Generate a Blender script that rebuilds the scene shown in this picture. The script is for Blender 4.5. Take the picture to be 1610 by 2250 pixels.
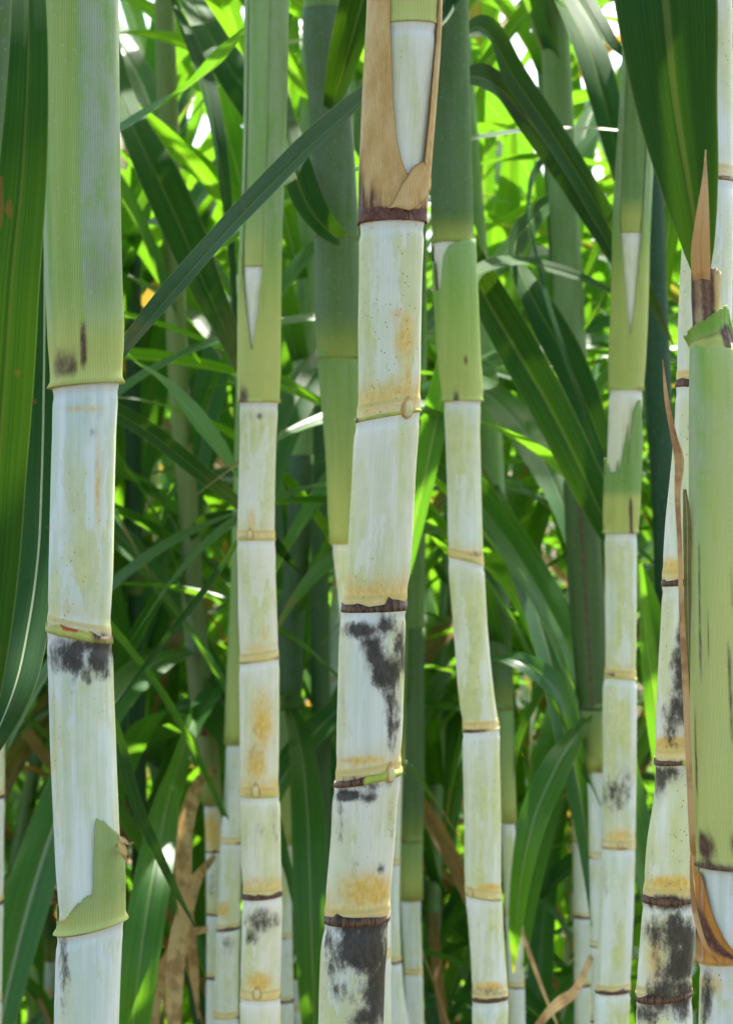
import bpy, math, random
import numpy as np
from mathutils import Vector, noise as mnoise

R = math.radians
for o in list(bpy.data.objects):
    bpy.data.objects.remove(o, do_unlink=True)
scene = bpy.context.scene
C = scene.collection

# ------------------------------------------------------------------ camera
FPX, CX, CY, CAMZ = 4800.0, 805.0, 1125.0, 1.3
cam_d = bpy.data.cameras.new("camera")
cam = bpy.data.objects.new("camera", cam_d)
C.objects.link(cam)
cam.location = (0, 0, CAMZ)
cam.rotation_euler = (R(90), 0, 0)
cam_d.sensor_fit = 'HORIZONTAL'
cam_d.sensor_width = 36.0
cam_d.lens = 36.0 * FPX / 1610.0
cam_d.clip_start = 0.02
cam_d.clip_end = 500
cam_d.dof.use_dof = True
cam_d.dof.focus_distance = 1.25
cam_d.dof.aperture_fstop = 29.0
scene.camera = cam

# ------------------------------------------------------------------ sky, sun, exposure
SUN_EL, SUN_AZ = R(54), R(20)          # high, behind the cane and to the right
world = bpy.data.worlds.new("World")
scene.world = world
world.use_nodes = True
wn = world.node_tree
bg = wn.nodes["Background"]
sky = wn.nodes.new("ShaderNodeTexSky")
sky.sky_type = 'NISHITA'
sky.sun_disc = False
sky.sun_elevation = SUN_EL
sky.sun_rotation = SUN_AZ
sky.air_density = 1.0
sky.dust_density = 3.0
sky.ozone_density = 1.0
wn.links.new(sky.outputs[0], bg.inputs[0])
bg.inputs[1].default_value = 0.145

sun_d = bpy.data.lights.new("sun", 'SUN')
sun = bpy.data.objects.new("sun", sun_d)
C.objects.link(sun)
sun_d.energy = 5.0
sun_d.angle = R(0.6)
sun_d.color = (1.0, 0.95, 0.86)
sv = Vector((math.sin(SUN_AZ) * math.cos(SUN_EL), math.cos(SUN_AZ) * math.cos(SUN_EL), math.sin(SUN_EL)))
sun.rotation_euler = (-sv).to_track_quat('-Z', 'Y').to_euler()
sun.location = sv * 20

vs = scene.view_settings
vs.view_transform = 'Standard'
vs.look = 'None'
vs.exposure = 1.78
vs.gamma = 1.0
vs.use_curve_mapping = False
scene.cycles.max_bounces = 5
scene.cycles.diffuse_bounces = 3
scene.cycles.glossy_bounces = 2
scene.cycles.transmission_bounces = 4
scene.cycles.use_adaptive_sampling = True
scene.cycles.adaptive_threshold = 0.04
scene.cycles.debug_use_spatial_splits = True
scene.cycles.use_denoising = True

# ------------------------------------------------------------------ material helpers
class NT:
    def __init__(self, name):
        self.m = bpy.data.materials.new(name)
        self.m.use_nodes = True
        self.t = self.m.node_tree
        self.t.nodes.clear()
        self.out = self.t.nodes.new("ShaderNodeOutputMaterial")

    def put(self, sock, v):
        if hasattr(v, 'node'):
            self.t.links.new(v, sock)
        elif isinstance(v, (tuple, list)):
            sock.default_value = tuple(v) + ((1.0,) if len(v) == 3 and sock.type == 'RGBA' else ())
        else:
            sock.default_value = v

    def node(self, typ, **kw):
        n = self.t.nodes.new(typ)
        for k, v in kw.items():
            setattr(n, k, v)
        return n

    def math(self, op, a, b=0.0, c=0.0, clamp=False):
        n = self.node("ShaderNodeMath", operation=op, use_clamp=clamp)
        self.put(n.inputs[0], a); self.put(n.inputs[1], b); self.put(n.inputs[2], c)
        return n.outputs[0]

    def mix(self, f, a, b, mode='MIX'):
        n = self.node("ShaderNodeMix", data_type='RGBA', blend_type=mode)
        self.put(n.inputs[0], f); self.put(n.inputs[6], a); self.put(n.inputs[7], b)
        return n.outputs[2]

    def ss(self, v, lo, hi, a=0.0, b=1.0):
        n = self.node("ShaderNodeMapRange", interpolation_type='SMOOTHSTEP')
        self.put(n.inputs[0], v)
        n.inputs[1].default_value = lo; n.inputs[2].default_value = hi
        n.inputs[3].default_value = a; n.inputs[4].default_value = b
        return n.outputs[0]

    def coords(self, scale, off=None):
        tc = self.node("ShaderNodeTexCoord").outputs['Object']
        mp = self.node("ShaderNodeMapping")
        self.put(mp.inputs[0], tc)
        mp.inputs[3].default_value = scale
        if off is not None:
            self.put(mp.inputs[1], off)
        return mp.outputs[0]

    def noise(self, vec, scale=1.0, detail=3.0, rough=0.55):
        n = self.node("ShaderNodeTexNoise")
        self.put(n.inputs['Vector'], vec)
        n.inputs['Scale'].default_value = scale
        n.inputs['Detail'].default_value = detail
        n.inputs['Roughness'].default_value = rough
        return n.outputs[0]

    def attr(self, name):
        n = self.node("ShaderNodeAttribute", attribute_name=name)
        s = self.node("ShaderNodeSeparateXYZ")
        self.put(s.inputs[0], n.outputs['Vector'])
        return s.outputs[0], s.outputs[1], s.outputs[2]

    def objinfo(self):
        n = self.node("ShaderNodeObjectInfo")
        s = self.node("ShaderNodeSeparateColor")
        self.put(s.inputs[0], n.outputs['Color'])
        return n.outputs['Random'], s.outputs[0], s.outputs[1], s.outputs[2]

    def comb(self, x, y, z):
        n = self.node("ShaderNodeCombineXYZ")
        self.put(n.inputs[0], x); self.put(n.inputs[1], y); self.put(n.inputs[2], z)
        return n.outputs[0]

    def bump(self, h, strength, dist):
        n = self.node("ShaderNodeBump")
        n.inputs['Strength'].default_value = strength
        n.inputs['Distance'].default_value = dist
        self.put(n.inputs['Height'], h)
        return n.outputs[0]

    def bsdf(self, col, rough, spec=0.5, normal=None, sheen=0.0):
        n = self.node("ShaderNodeBsdfPrincipled")
        self.put(n.inputs['Base Color'], col)
        self.put(n.inputs['Roughness'], rough)
        self.put(n.inputs['Specular IOR Level'], spec)
        if normal is not None:
            self.put(n.inputs['Normal'], normal)
        return n

    def finish(self, sh):
        self.t.links.new(sh, self.out.inputs[0])
        return self.m


def cane_material():
    """White-waxed cane rind: bloom, rubbed yellow-green, ochre root band, sooty mould.
    msk = (black mould, rubbed yellow green, ochre); uvc = (angle, m above scar, m below next scar)"""
    k = NT("cane_rind")
    rnd, wr, wg, wb = k.objinfo()
    off = k.comb(k.math('MULTIPLY', rnd, 7.3), k.math('MULTIPLY', rnd, 3.1), k.math('MULTIPLY', rnd, 5.7))
    streak = k.noise(k.coords((120, 120, 7), off), 1.0, 4)
    broad = k.noise(k.coords((38, 38, 9), off), 1.0, 3)
    fine = k.noise(k.coords((420, 420, 200), off), 1.0, 4, 0.6)
    mott = k.noise(k.coords((150, 150, 90), off), 1.0, 5, 0.65)
    bl, gr, oc = k.attr("msk")
    th, up, dn = k.attr("uvc")
    # fine fibres
    fib = k.noise(k.comb(k.math('MULTIPLY', th, 210.0), k.math('MULTIPLY', up, 6.0), 0.0), 1.0, 2)
    wax = k.mix(k.ss(streak, 0.38, 0.62), (0.775, 0.855, 0.755), (0.57, 0.715, 0.63))
    wax = k.mix(wr, wax, (0.84, 0.80, 0.61))
    wax = k.mix(k.math('MULTIPLY', k.ss(broad, 0.42, 0.62), k.math('ADD', 0.25, wr)), wax, (0.80, 0.77, 0.56))
    rub = k.math('ADD', k.math('MULTIPLY', gr, k.ss(streak, 0.25, 0.55)), k.math('MULTIPLY', k.ss(broad, 0.44, 0.60), 0.60))
    rubcol = k.mix(k.ss(mott, 0.3, 0.7), (0.56, 0.63, 0.22), (0.70, 0.72, 0.32))
    col = k.mix(k.math('MULTIPLY', rub, 0.85, clamp=True), wax, rubcol)
    pat = k.noise(k.coords((48, 48, 13), k.comb(k.math('MULTIPLY', rnd, 31.0), 2.0, 4.0)), 1.0, 6, 0.62)
    col = k.mix(k.ss(pat, 0.535, 0.560, 0, 0.55), col, k.mix(wr, (0.78, 0.865, 0.80), (0.86, 0.83, 0.66)))
    pat2 = k.noise(k.coords((70, 70, 22), k.comb(3.0, k.math('MULTIPLY', rnd, 27.0), 1.0)), 1.0, 6, 0.68)
    col = k.mix(k.ss(pat2, 0.585, 0.605, 0, 0.40), col, (0.60, 0.62, 0.30))
    # scratches: thin bright / dark diagonal lines
    sc = k.noise(k.coords((900, 900, 60), off), 1.0, 2)
    col = k.mix(k.ss(sc, 0.66, 0.74, 0, 0.35), col, (0.86, 0.88, 0.86))
    # ochre staining
    ocv = k.math('MULTIPLY', oc, k.math('ADD', 0.35, k.math('MULTIPLY', mott, 1.25)))
    col = k.mix(k.ss(ocv, 0.06, 0.70), col, k.mix(k.ss(fine, 0.35, 0.65), (0.72, 0.43, 0.04), (0.82, 0.60, 0.15)))
    col = k.mix(k.ss(k.math('MULTIPLY', oc, fine), 0.44, 0.66, 0, 0.8), col, (0.30, 0.12, 0.03))
    # root band just above the scar, growth ring line
    band = k.ss(up, 0.0060, 0.0115, 1, 0)
    bt = k.mix(k.ss(mott, .4, .65), (0.78, 0.58, 0.17), (0.80, 0.67, 0.32))
    col = k.mix(k.math('MULTIPLY', band, k.ss(rnd, 0.0, 1.0, 0.45, 0.95)), col, bt)
    dots = k.node("ShaderNodeTexVoronoi")
    k.put(dots.inputs['Vector'], k.comb(k.math('MULTIPLY', th, 52.0), k.math('MULTIPLY', up, 520.0), rnd))
    dots.inputs['Scale'].default_value = 1.0
    dots.inputs['Randomness'].default_value = 0.45
    col = k.mix(k.math('MULTIPLY', k.math('MULTIPLY', k.ss(dots.outputs[0], 0.14, 0.30, 1, 0), k.ss(up, 0.0055, 0.0068, 1, 0)), 0.5), col, (0.45, 0.27, 0.08))
    gl = k.math('MULTIPLY', k.ss(up, 0.0060, 0.0072), k.ss(up, 0.0082, 0.0096, 1, 0))
    col = k.mix(k.math('MULTIPLY', gl, 0.65), col, (0.55, 0.45, 0.10))
    # grey wax ring under the next scar
    col = k.mix(k.math('MULTIPLY', k.ss(dn, 0.002, 0.010, 1, 0), 0.5), col, (0.80, 0.83, 0.80))
    col = k.mix(k.ss(fib, 0.38, 0.68, 0.0, 0.26), col, (0.52, 0.55, 0.40))
    # mould
    big = k.noise(k.coords((75, 75, 42), off), 1.0, 5, 0.7)
    nn = k.math('ADD', k.math('ADD', k.math('MULTIPLY', k.math('SUBTRACT', big, 0.5), 1.7), k.math('MULTIPLY', k.math('SUBTRACT', mott, 0.5), 1.5)), k.math('MULTIPLY', k.math('SUBTRACT', fine, 0.5), 0.6))
    blv = k.math('ADD', bl, k.math('MULTIPLY', nn, k.ss(bl, 0.03, 0.30)))
    col = k.mix(k.ss(k.math('ADD', bl, k.math('MULTIPLY', k.math('SUBTRACT', mott, 0.5), k.ss(bl, 0.02, 0.2))), 0.04, 0.7, 0, 0.55), col, (0.36, 0.31, 0.22))
    blm = k.ss(blv, 0.18, 0.85)
    col = k.mix(k.math('MULTIPLY', blm, 0.93), col, k.mix(k.ss(fine, 0.35, 0.65), (0.007, 0.006, 0.004), (0.045, 0.037, 0.026)))
    # pepper specks
    vor = k.node("ShaderNodeTexVoronoi")
    k.put(vor.inputs['Vector'], k.coords((330, 330, 240), off))
    vor.inputs['Scale'].default_value = 1.0
    gate = k.ss(broad, 0.48, 0.60)
    col = k.mix(k.math('MULTIPLY', k.ss(vor.outputs[0], 0.08, 0.17, 0.75, 0), gate), col, (0.16, 0.11, 0.06))
    h = k.math('ADD', k.math('MULTIPLY', fib, 0.5), k.math('MULTIPLY', mott, 0.5))
    rough = k.ss(streak, 0.3, 0.7, 0.42, 0.62)
    b = k.bsdf(col, rough, 0.28, k.bump(h, 0.35, 0.0006))
    b.inputs['Subsurface Weight'].default_value = 0.0
    return k.finish(b.outputs[0])


def sheath_material(far=False):
    """Leaf sheath. msk = (brown/purple bruise, wax bloom, yellowing); colour = (darkness, dry, spare)"""
    k = NT("leaf_sheath_far" if far else "leaf_sheath")
    rnd, dark, dry, sp = k.objinfo()
    off = k.comb(k.math('MULTIPLY', rnd, 7.3), k.math('MULTIPLY', rnd, 3.1), k.math('MULTIPLY', rnd, 5.7))
    br, wx, ye = k.attr("msk")
    th, up, dn = k.attr("uvc")
    streak = k.noise(k.coords((110, 110, 8), off), 1.0, 4)
    mott = k.noise(k.coords((120, 120, 60), off), 1.0, 5, 0.65)
    fine = k.noise(k.coords((500, 500, 300), off), 1.0, 4, 0.6)
    wv = k.node("ShaderNodeTexWave", wave_type='BANDS', bands_direction='X')
    k.put(wv.inputs['Vector'], k.comb(th, k.math('MULTIPLY', up, 0.05), 0.0))
    wv.inputs['Scale'].default_value = 44.0
    wv.inputs['Distortion'].default_value = 1.2
    wv.inputs['Detail'].default_value = 2.0
    wv.inputs['Detail Scale'].default_value = 4.0
    lines = wv.outputs[1]
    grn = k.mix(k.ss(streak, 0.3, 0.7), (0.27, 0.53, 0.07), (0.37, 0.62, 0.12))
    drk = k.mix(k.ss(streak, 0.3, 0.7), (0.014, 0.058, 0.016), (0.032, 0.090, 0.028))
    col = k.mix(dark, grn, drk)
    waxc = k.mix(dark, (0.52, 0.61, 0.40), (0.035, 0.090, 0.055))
    wxv = k.math('MULTIPLY', wx, k.ss(k.math('ADD', mott, k.math('MULTIPLY', streak, 0.5)), 0.45, 1.0), clamp=True)
    col = k.mix(k.math('ADD', k.math('MULTIPLY', wxv, 0.85), k.math('MULTIPLY', wx, 0.15), clamp=True), col, waxc)
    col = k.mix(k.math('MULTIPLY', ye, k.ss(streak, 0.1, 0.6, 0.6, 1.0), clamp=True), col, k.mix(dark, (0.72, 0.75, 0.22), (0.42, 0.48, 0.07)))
    tan = k.mix(k.ss(mott, 0.35, 0.68), (0.82, 0.58, 0.23), (0.68, 0.42, 0.13))
    tan = k.mix(sp, tan, k.mix(k.ss(streak, .4, .6), (0.72, 0.30, 0.03), (0.50, 0.15, 0.015)))
    tan = k.mix(k.ss(streak, 0.52, 0.72, 0, 0.6), tan, (0.80, 0.63, 0.36))
    col = k.mix(dry, col, tan)
    brv = k.math('MULTIPLY', br, k.math('ADD', 0.3, k.math('MULTIPLY', mott, 1.4)))
    col = k.mix(k.ss(brv, 0.2, 0.95), col, k.mix(k.ss(fine, .35, .65), (0.10, 0.045, 0.035), (0.20, 0.09, 0.07)))
    col = k.mix(k.math('MULTIPLY', k.ss(lines, 0.50, 0.95), 0.38), col, k.mix(dry, (0.10, 0.20, 0.05), (0.22, 0.11, 0.03)))
    col = k.mix(k.ss(fine, 0.60, 0.72, 0, 0.25), col, (0.7, 0.74, 0.66))
    col = k.mix(k.math('MULTIPLY', k.ss(k.math('ADD', dn, k.math('MULTIPLY', mott, 0.0014)), 0.0008, 0.0030, 0.75, 0), k.math('ADD', 0.35, k.math('MULTIPLY', dry, 0.65))), col, (0.36, 0.18, 0.05))
    h = k.math('ADD', k.math('MULTIPLY', lines, -0.7), k.math('MULTIPLY', fine, 0.4))
    b = k.bsdf(col, k.ss(mott, 0.3, 0.7, 0.42, 0.60), 0.14, None if far else k.bump(h, 0.35, 0.0005))
    tr = k.node("ShaderNodeBsdfTranslucent")
    k.put(tr.inputs[0], col)
    mx = k.node("ShaderNodeMixShader")
    mx.inputs[0].default_value = 0.12
    k.t.links.new(b.outputs[0], mx.inputs[1]); k.t.links.new(tr.outputs[0], mx.inputs[2])
    return k.finish(mx.outputs[0])


def leaf_material(far=False):
    """Leaf blade. uvc = (-1..1 across, m along, 0..1 along); colour = (dark/bluish, dry, midrib paleness)"""
    k = NT("leaf_blade_far" if far else "leaf_blade")
    rnd, blue, dry, rib_p = k.objinfo()
    u, v, t = k.attr("uvc")
    bs, _, _ = k.attr("msk")
    off = k.comb(k.math('MULTIPLY', rnd, 9.3), k.math('MULTIPLY', rnd, 4.1), k.math('MULTIPLY', rnd, 6.7))
    mott = k.noise(k.coords((40, 40, 40), off), 1.0, 2 if far else 4, 0.6)
    lng = k.noise(k.comb(k.math('MULTIPLY', u, 9.0), k.math('MULTIPLY', v, 2.5), k.math('MULTIPLY', rnd, 40.0)), 1.0, 3)
    vein = k.noise(k.comb(k.math('MULTIPLY', u, 34.0 if far else 58.0), k.math('MULTIPLY', v, 1.2), k.math('MULTIPLY', rnd, 40.0)), 1.0, 2)
    au = k.math('ABSOLUTE', u)
    fk = 2.4 if far else 1.0  # far blades lightened in colour, in place of more light in the background
    g1 = k.mix(rnd, (0.005 * fk, 0.034 * fk, 0.003), (0.014 * fk, 0.066 * fk, 0.005))
    g2 = k.mix(rnd, (0.009 * fk, 0.048 * fk, 0.004), (0.026 * fk, 0.088 * fk, 0.007))
    col = k.mix(k.ss(lng, 0.35, 0.68), g1, g2)
    col = k.mix(k.math('MULTIPLY', blue, 0.8), col, (0.010 * fk, 0.048 * fk, 0.018 * fk))
    col = k.mix(k.ss(vein, 0.45, 0.70, 0.0, 0.30 if far else 0.5), col, (0.045, 0.12, 0.025))
    rib = k.ss(k.math('ADD', au, k.math('MULTIPLY', t, 0.04)), 0.055, 0.105, 1, 0)
    col = k.mix(k.math('MULTIPLY', rib, k.math('ADD', 0.25, k.math('MULTIPLY', rib_p, 0.75))), col, k.mix(rib_p, (0.20, 0.27, 0.04), (0.42, 0.48, 0.30)))
    edge = k.ss(au, 0.94, 0.99)
    col = k.mix(k.math('MULTIPLY', edge, 0.4), col, (0.30, 0.33, 0.10))
    # dry: whole-leaf dryness, drying tips, rust specks
    tip = k.ss(k.math('ADD', t, k.math('MULTIPLY', k.math('SUBTRACT', mott, 0.5), 0.35)), 0.86, 1.0, 0, 0.8)
    tip = k.math('MULTIPLY', tip, k.ss(rnd, 0.3, 0.6, 0.0, 1.0 if far else 0.15))
    dtan = k.mix(k.ss(lng, 0.35, 0.65), (0.42, 0.20, 0.05) if far else (0.60, 0.37, 0.13), (0.60, 0.37, 0.14) if far else (0.74, 0.52, 0.24))
    dtan = k.mix(k.ss(mott, 0.45, 0.62, 0, 0.6), dtan, (0.24, 0.10, 0.03))
    col = k.mix(k.math('MAXIMUM', tip, dry), col, dtan)
    if far:
        b = k.bsdf(col, 0.40, 0.34)
    else:
        vor = k.node("ShaderNodeTexVoronoi")
        k.put(vor.inputs['Vector'], k.coords((70, 70, 50), off))
        vor.inputs['Scale'].default_value = 1.0
        col = k.mix(k.math('MULTIPLY', k.ss(vor.outputs[0], 0.06, 0.14, 0.9, 0), k.ss(mott, 0.55, 0.62)), col, (0.16, 0.06, 0.02))
        col = k.mix(k.ss(bs, 0.45, 0.55), col, (0.13, 0.055, 0.02))
        b = k.bsdf(col, k.ss(lng, 0.3, 0.7, 0.56, 0.68), 0.03, k.bump(vein, 0.30, 0.0006))
    tr = k.node("ShaderNodeBsdfTranslucent")
    tcol = k.mix(k.ss(lng, 0.3, 0.7), (0.13, 0.38, 0.008), (0.24, 0.50, 0.012))
    tcol = k.mix(k.math('MULTIPLY', blue, 0.5), tcol, (0.10, 0.30, 0.02))
    tcol = k.mix(k.math('MAXIMUM', tip, dry), tcol, (0.45, 0.20, 0.04))
    tcol = k.mix(k.math('MULTIPLY', rib, 0.6), tcol, (0.25, 0.30, 0.04))
    k.put(tr.inputs[0], tcol)
    mx = k.node("ShaderNodeMixShader")
    mx.inputs[0].default_value = 0.48 if far else 0.06
    k.t.links.new(b.outputs[0], mx.inputs[1]); k.t.links.new(tr.outputs[0], mx.inputs[2])
    return k.finish(mx.outputs[0])


def scar_material():
    """Leaf scar rings and torn sheath fringes. msk = (brown, green, orange red)"""
    k = NT("leaf_scar")
    rnd, cr, cg, cb = k.objinfo()
    br, gr, orr = k.attr("msk")
    fine = k.noise(k.coords((600, 600, 150)), 1.0, 4, 0.6)
    mott = k.noise(k.coords((160, 160, 120)), 1.0, 4, 0.6)
    col = k.mix(k.ss(mott, 0.35, 0.65), (0.66, 0.50, 0.12), (0.76, 0.60, 0.22))
    col = k.mix(gr, col, k.mix(k.ss(mott, .4, .6), (0.42, 0.48, 0.06), (0.30, 0.36, 0.05)))
    col = k.mix(k.ss(k.math('MULTIPLY', br, k.math('ADD', 0.5, mott)), 0.25, 0.8), col, k.mix(k.ss(fine, 0.35, 0.65), (0.032, 0.013, 0.005), (0.17, 0.085, 0.034)))
    col = k.mix(k.ss(k.math('MULTIPLY', orr, k.math('ADD', 0.5, mott)), 0.4, 0.7), col, (0.55, 0.10, 0.015))
    b = k.bsdf(col, 0.55, 0.35, k.bump(fine, 0.5, 0.0006))
    return k.finish(b.outputs[0])


def bud_material():
    k = NT("cane_bud")
    rim, _, _ = k.attr("msk")
    n = k.noise(k.coords((500, 500, 300)), 1.0, 3)
    col = k.mix(rim, k.mix(n, (0.62, 0.60, 0.22), (0.70, 0.64, 0.34)), k.mix(n, (0.42, 0.20, 0.03), (0.62, 0.36, 0.09)))
    b = k.bsdf(col, 0.5, 0.4, k.bump(n, 0.3, 0.0004))
    return k.finish(b.outputs[0])


def soil_material():
    k = NT("soil")
    a = k.noise(k.coords((3, 3, 3)), 1.0, 6, 0.65)
    f = k.noise(k.coords((60, 60, 60)), 1.0, 5, 0.7)
    col = k.mix(k.ss(a, 0.35, 0.65), (0.050, 0.036, 0.022), (0.095, 0.068, 0.042))
    col = k.mix(k.ss(f, 0.45, 0.7, 0, 0.6), col, (0.14, 0.105, 0.07))
    b = k.bsdf(col, 0.95, 0.1, k.bump(f, 0.8, 0.02))
    return k.finish(b.outputs[0])


M_CANE, M_SHEATH, M_LEAF, M_SCAR, M_BUD, M_SOIL = (cane_material(), sheath_material(), leaf_material(),
                                                   scar_material(), bud_material(), soil_material())
M_LEAF_FAR, M_SHEATH_FAR = leaf_material(True), sheath_material(True)

# ------------------------------------------------------------------ mesh helpers
def mesh_from(name, verts, quads, mat, uvc=None, msk=None, smooth=True):
    verts = np.asarray(verts, dtype=np.float32).reshape(-1, 3)
    quads = np.asarray(quads, dtype=np.int32)
    me = bpy.data.meshes.new(name)
    me.from_pydata(verts.tolist(), [], quads.tolist())
    if uvc is not None:
        a = me.attributes.new("uvc", 'FLOAT_VECTOR', 'POINT')
        a.data.foreach_set("vector", np.asarray(uvc, dtype=np.float32).ravel())
    if msk is not None:
        a = me.attributes.new("msk", 'FLOAT_VECTOR', 'POINT')
        a.data.foreach_set("vector", np.asarray(msk, dtype=np.float32).ravel())
    if smooth:
        me.polygons.foreach_set("use_smooth", np.ones(len(me.polygons), dtype=bool))
    me.materials.append(mat)
    me.update()
    return me


def grid_quads(nr, nc, flip=False):
    i = np.arange(nr - 1)[:, None] * nc + np.arange(nc - 1)[None, :]
    q = np.stack([i, i + 1, i + nc + 1, i + nc], -1).reshape(-1, 4)
    return q[:, ::-1] if flip else q


def link(name, me, parent=None, color=None):
    o = bpy.data.objects.new(name, me)
    C.objects.link(o)
    if parent is not None:
        o.parent = parent
    if color is not None:
        o.color = color
    return o


def root(name, loc, label, cat, group=None):
    o = bpy.data.objects.new(name, None)
    C.objects.link(o)
    o.location = loc
    o.empty_display_size = 0.05
    o["label"] = label
    o["category"] = cat
    if group:
        o["group"] = group
    return o


def px2w(px, py, d):
    return Vector(((px - CX) / FPX * d, d, CAMZ - (py - CY) / FPX * d))


def zof(py, d):
    return CAMZ - (py - CY) / FPX * d


def sst(x, a, b):
    t = np.clip((x - a) / (b - a), 0, 1)
    return t * t * (3 - 2 * t)


class Axis:
    """Centre line and radius of a stalk as smooth functions of height."""
    def __init__(self, rows, ztop, base_shift=0.0):
        rows = sorted(rows)                       # (z, x, y, r)
        z = [q[0] for q in rows]
        self.z = np.array(z); self.x = np.array([q[1] for q in rows])
        self.y = np.array([q[2] for q in rows]); self.r = np.array([q[3] for q in rows])

    def at(self, z):
        z = np.asarray(z, dtype=float)
        return self._h(z, self.x), self._h(z, self.y), self._h(z, self.r)

    def _h(self, z, f):
        Z = self.z
        n = len(Z)
        m = np.zeros(n)
        dl = np.diff(f) / np.diff(Z)
        m[1:-1] = 0.5 * (dl[:-1] + dl[1:])
        m[0], m[-1] = dl[0], dl[-1]
        i = np.clip(np.searchsorted(Z, z) - 1, 0, n - 2)
        h = Z[i + 1] - Z[i]
        t = np.clip((z - Z[i]) / h, 0, 1)
        t2, t3 = t * t, t * t * t
        return ((2 * t3 - 3 * t2 + 1) * f[i] + (t3 - 2 * t2 + t) * h * m[i]
                + (-2 * t3 + 3 * t2) * f[i + 1] + (t3 - t2) * h * m[i + 1])

    def p(self, z):
        x, y, _ = self.at(z)
        return Vector((float(x), float(y), float(z)))


def px_axis(pts, d, ztop, dlean=0.0):
    """pts: (photo row, left edge, right edge) in photo pixels at distance d."""
    rows = []
    for py, xl, xr in pts:
        dd = d + dlean * (1125 - py) / 1000.0
        c = px2w(0.5 * (xl + xr), py, dd)
        rows.append((c.z, c.x, dd, 0.5 * (xr - xl) / FPX * dd))
    rows.sort()
    lo, hi = rows[0], rows[-1]
    l2 = rows[1]; h2 = rows[-2]
    sl = [(lo[i] - l2[i]) / (lo[0] - l2[0]) for i in (1, 2)]
    sh = [(hi[i] - h2[i]) / (hi[0] - h2[0]) for i in (1, 2)]
    if lo[0] > 0.05:
        dz = lo[0] + 0.03
        rows.insert(0, (-0.03, lo[1] - 0.4 * sl[0] * dz, lo[2] - 0.4 * sl[1] * dz, lo[3] * 1.03))
    if hi[0] < ztop:
        dz = ztop - hi[0]
        rows.append((hi[0] + 0.5 * dz, hi[1] + 0.4 * sh[0] * dz, hi[2] + 0.4 * sh[1] * dz + 0.02, hi[3] * 0.92))
        rows.append((ztop, hi[1] + 0.6 * sh[0] * dz, hi[2] + 0.6 * sh[1] * dz + 0.05, hi[3] * 0.6))
    return Axis(rows, ztop)


def surf(axis, base, th, z, r):
    """world offsets (relative to base) of points at angle th (0 faces -Y) and height z, at distance r from the centre line"""
    x, y, _ = axis.at(z)
    return np.stack([x + r * np.sin(th) - base[0], y - r * np.cos(th) - base[1], z - base[2]], -1)


RNG = random.Random(7)
NPR = np.random.RandomState(11)


def wob(th, seed, f=1.0, amp=1.0):
    """smooth periodic noise of an angle"""
    out = np.zeros_like(th)
    rs = np.random.RandomState(seed % 100000)
    for k in range(1, 7):
        out += rs.uniform(-1, 1) * np.cos(k * f * th + rs.uniform(0, 6.28)) / k ** 0.6
    return amp * out * 0.5


def make_internode(axis, base, parent, z0, z1, t0, t1, nth, dz, blobs=None, d=None, tone=(0.35, 0.25), seed=0, name="internode", rfac=1.0, warm=0.35):
    L = z1 - z0
    n = max(8, int(L / dz))
    up = np.linspace(0, L, n)
    ex = np.array([0.0015, 0.003, 0.0045, 0.006, 0.0072, 0.0085, 0.010, 0.012])
    if L > 0.05 and nth > 20:
        up = np.unique(np.concatenate([up, ex, L - ex]))
    n = len(up)
    th = np.linspace(-math.pi, math.pi, nth + 1)
    UP, TH = np.meshgrid(up, th, indexing='ij')
    t = UP / L
    tilt = t0 * (1 - t) + t1 * t
    Z = z0 + UP + tilt * np.sin(TH)
    _, _, r = axis.at(z0 + UP)
    dn = L - UP
    prof = (1.0 + 0.014 * sst(UP, 0.016, 0.005) + 0.014 * np.exp(-((UP - 0.007) / 0.0016) ** 2) - 0.018 * np.exp(-((UP - 0.0115) / 0.004) ** 2)
            - 0.012 * np.sin(math.pi * t) + 0.018 * sst(dn, 0.03, 0.012)
            - 0.030 * np.exp(-((dn - 0.0045) / 0.0028) ** 2) + 0.012 * sst(dn, 0.002, 0.0))
    rr = r * prof * rfac * (1 + 0.006 * wob(TH + 3 * t, seed) * np.sin(math.pi * t))
    V = surf(axis, base, TH, Z, rr)
    g = tone[0] * (0.6 + 0.6 * (0.5 + wob(TH, seed + 5, 1.0, 0.7))) * sst(dn, 0.004, 0.03)
    oc = tone[1] * (0.55 * sst(UP, 0.034, 0.004) + 0.25 * sst(UP, 0.012, 0.006))
    bl = np.zeros_like(UP)
    if blobs:
        X = V[..., 0] + base[0]; Y = V[..., 1] + base[1]; ZZ = V[..., 2] + base[2]
        PX = CX + FPX * X / Y; PY = CY - FPX * (ZZ - CAMZ) / Y
        front = sst(np.cos(TH), -0.3, 0.1)
        for (bx, by, rx, ry, ch, am) in blobs:
            q = ((PX - bx) / rx) ** 2 + ((PY - by) / ry) ** 2
            w = am * np.exp(-0.9 * q) * front
            if ch == 'k':
                bl = np.maximum(bl, w) + 0.3 * np.minimum(bl, w)
            elif ch == 'g':
                g = np.maximum(g, w)
            else:
                oc = np.maximum(oc, w)
    uvc = np.stack([TH / (2 * math.pi), UP, dn], -1)
    msk = np.stack([bl, g, oc], -1)
    me = mesh_from(name, V, grid_quads(n, nth + 1), M_CANE, uvc.reshape(-1, 3), msk.reshape(-1, 3))
    return link(name, me, parent, (warm, 0, 0, 1))


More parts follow.
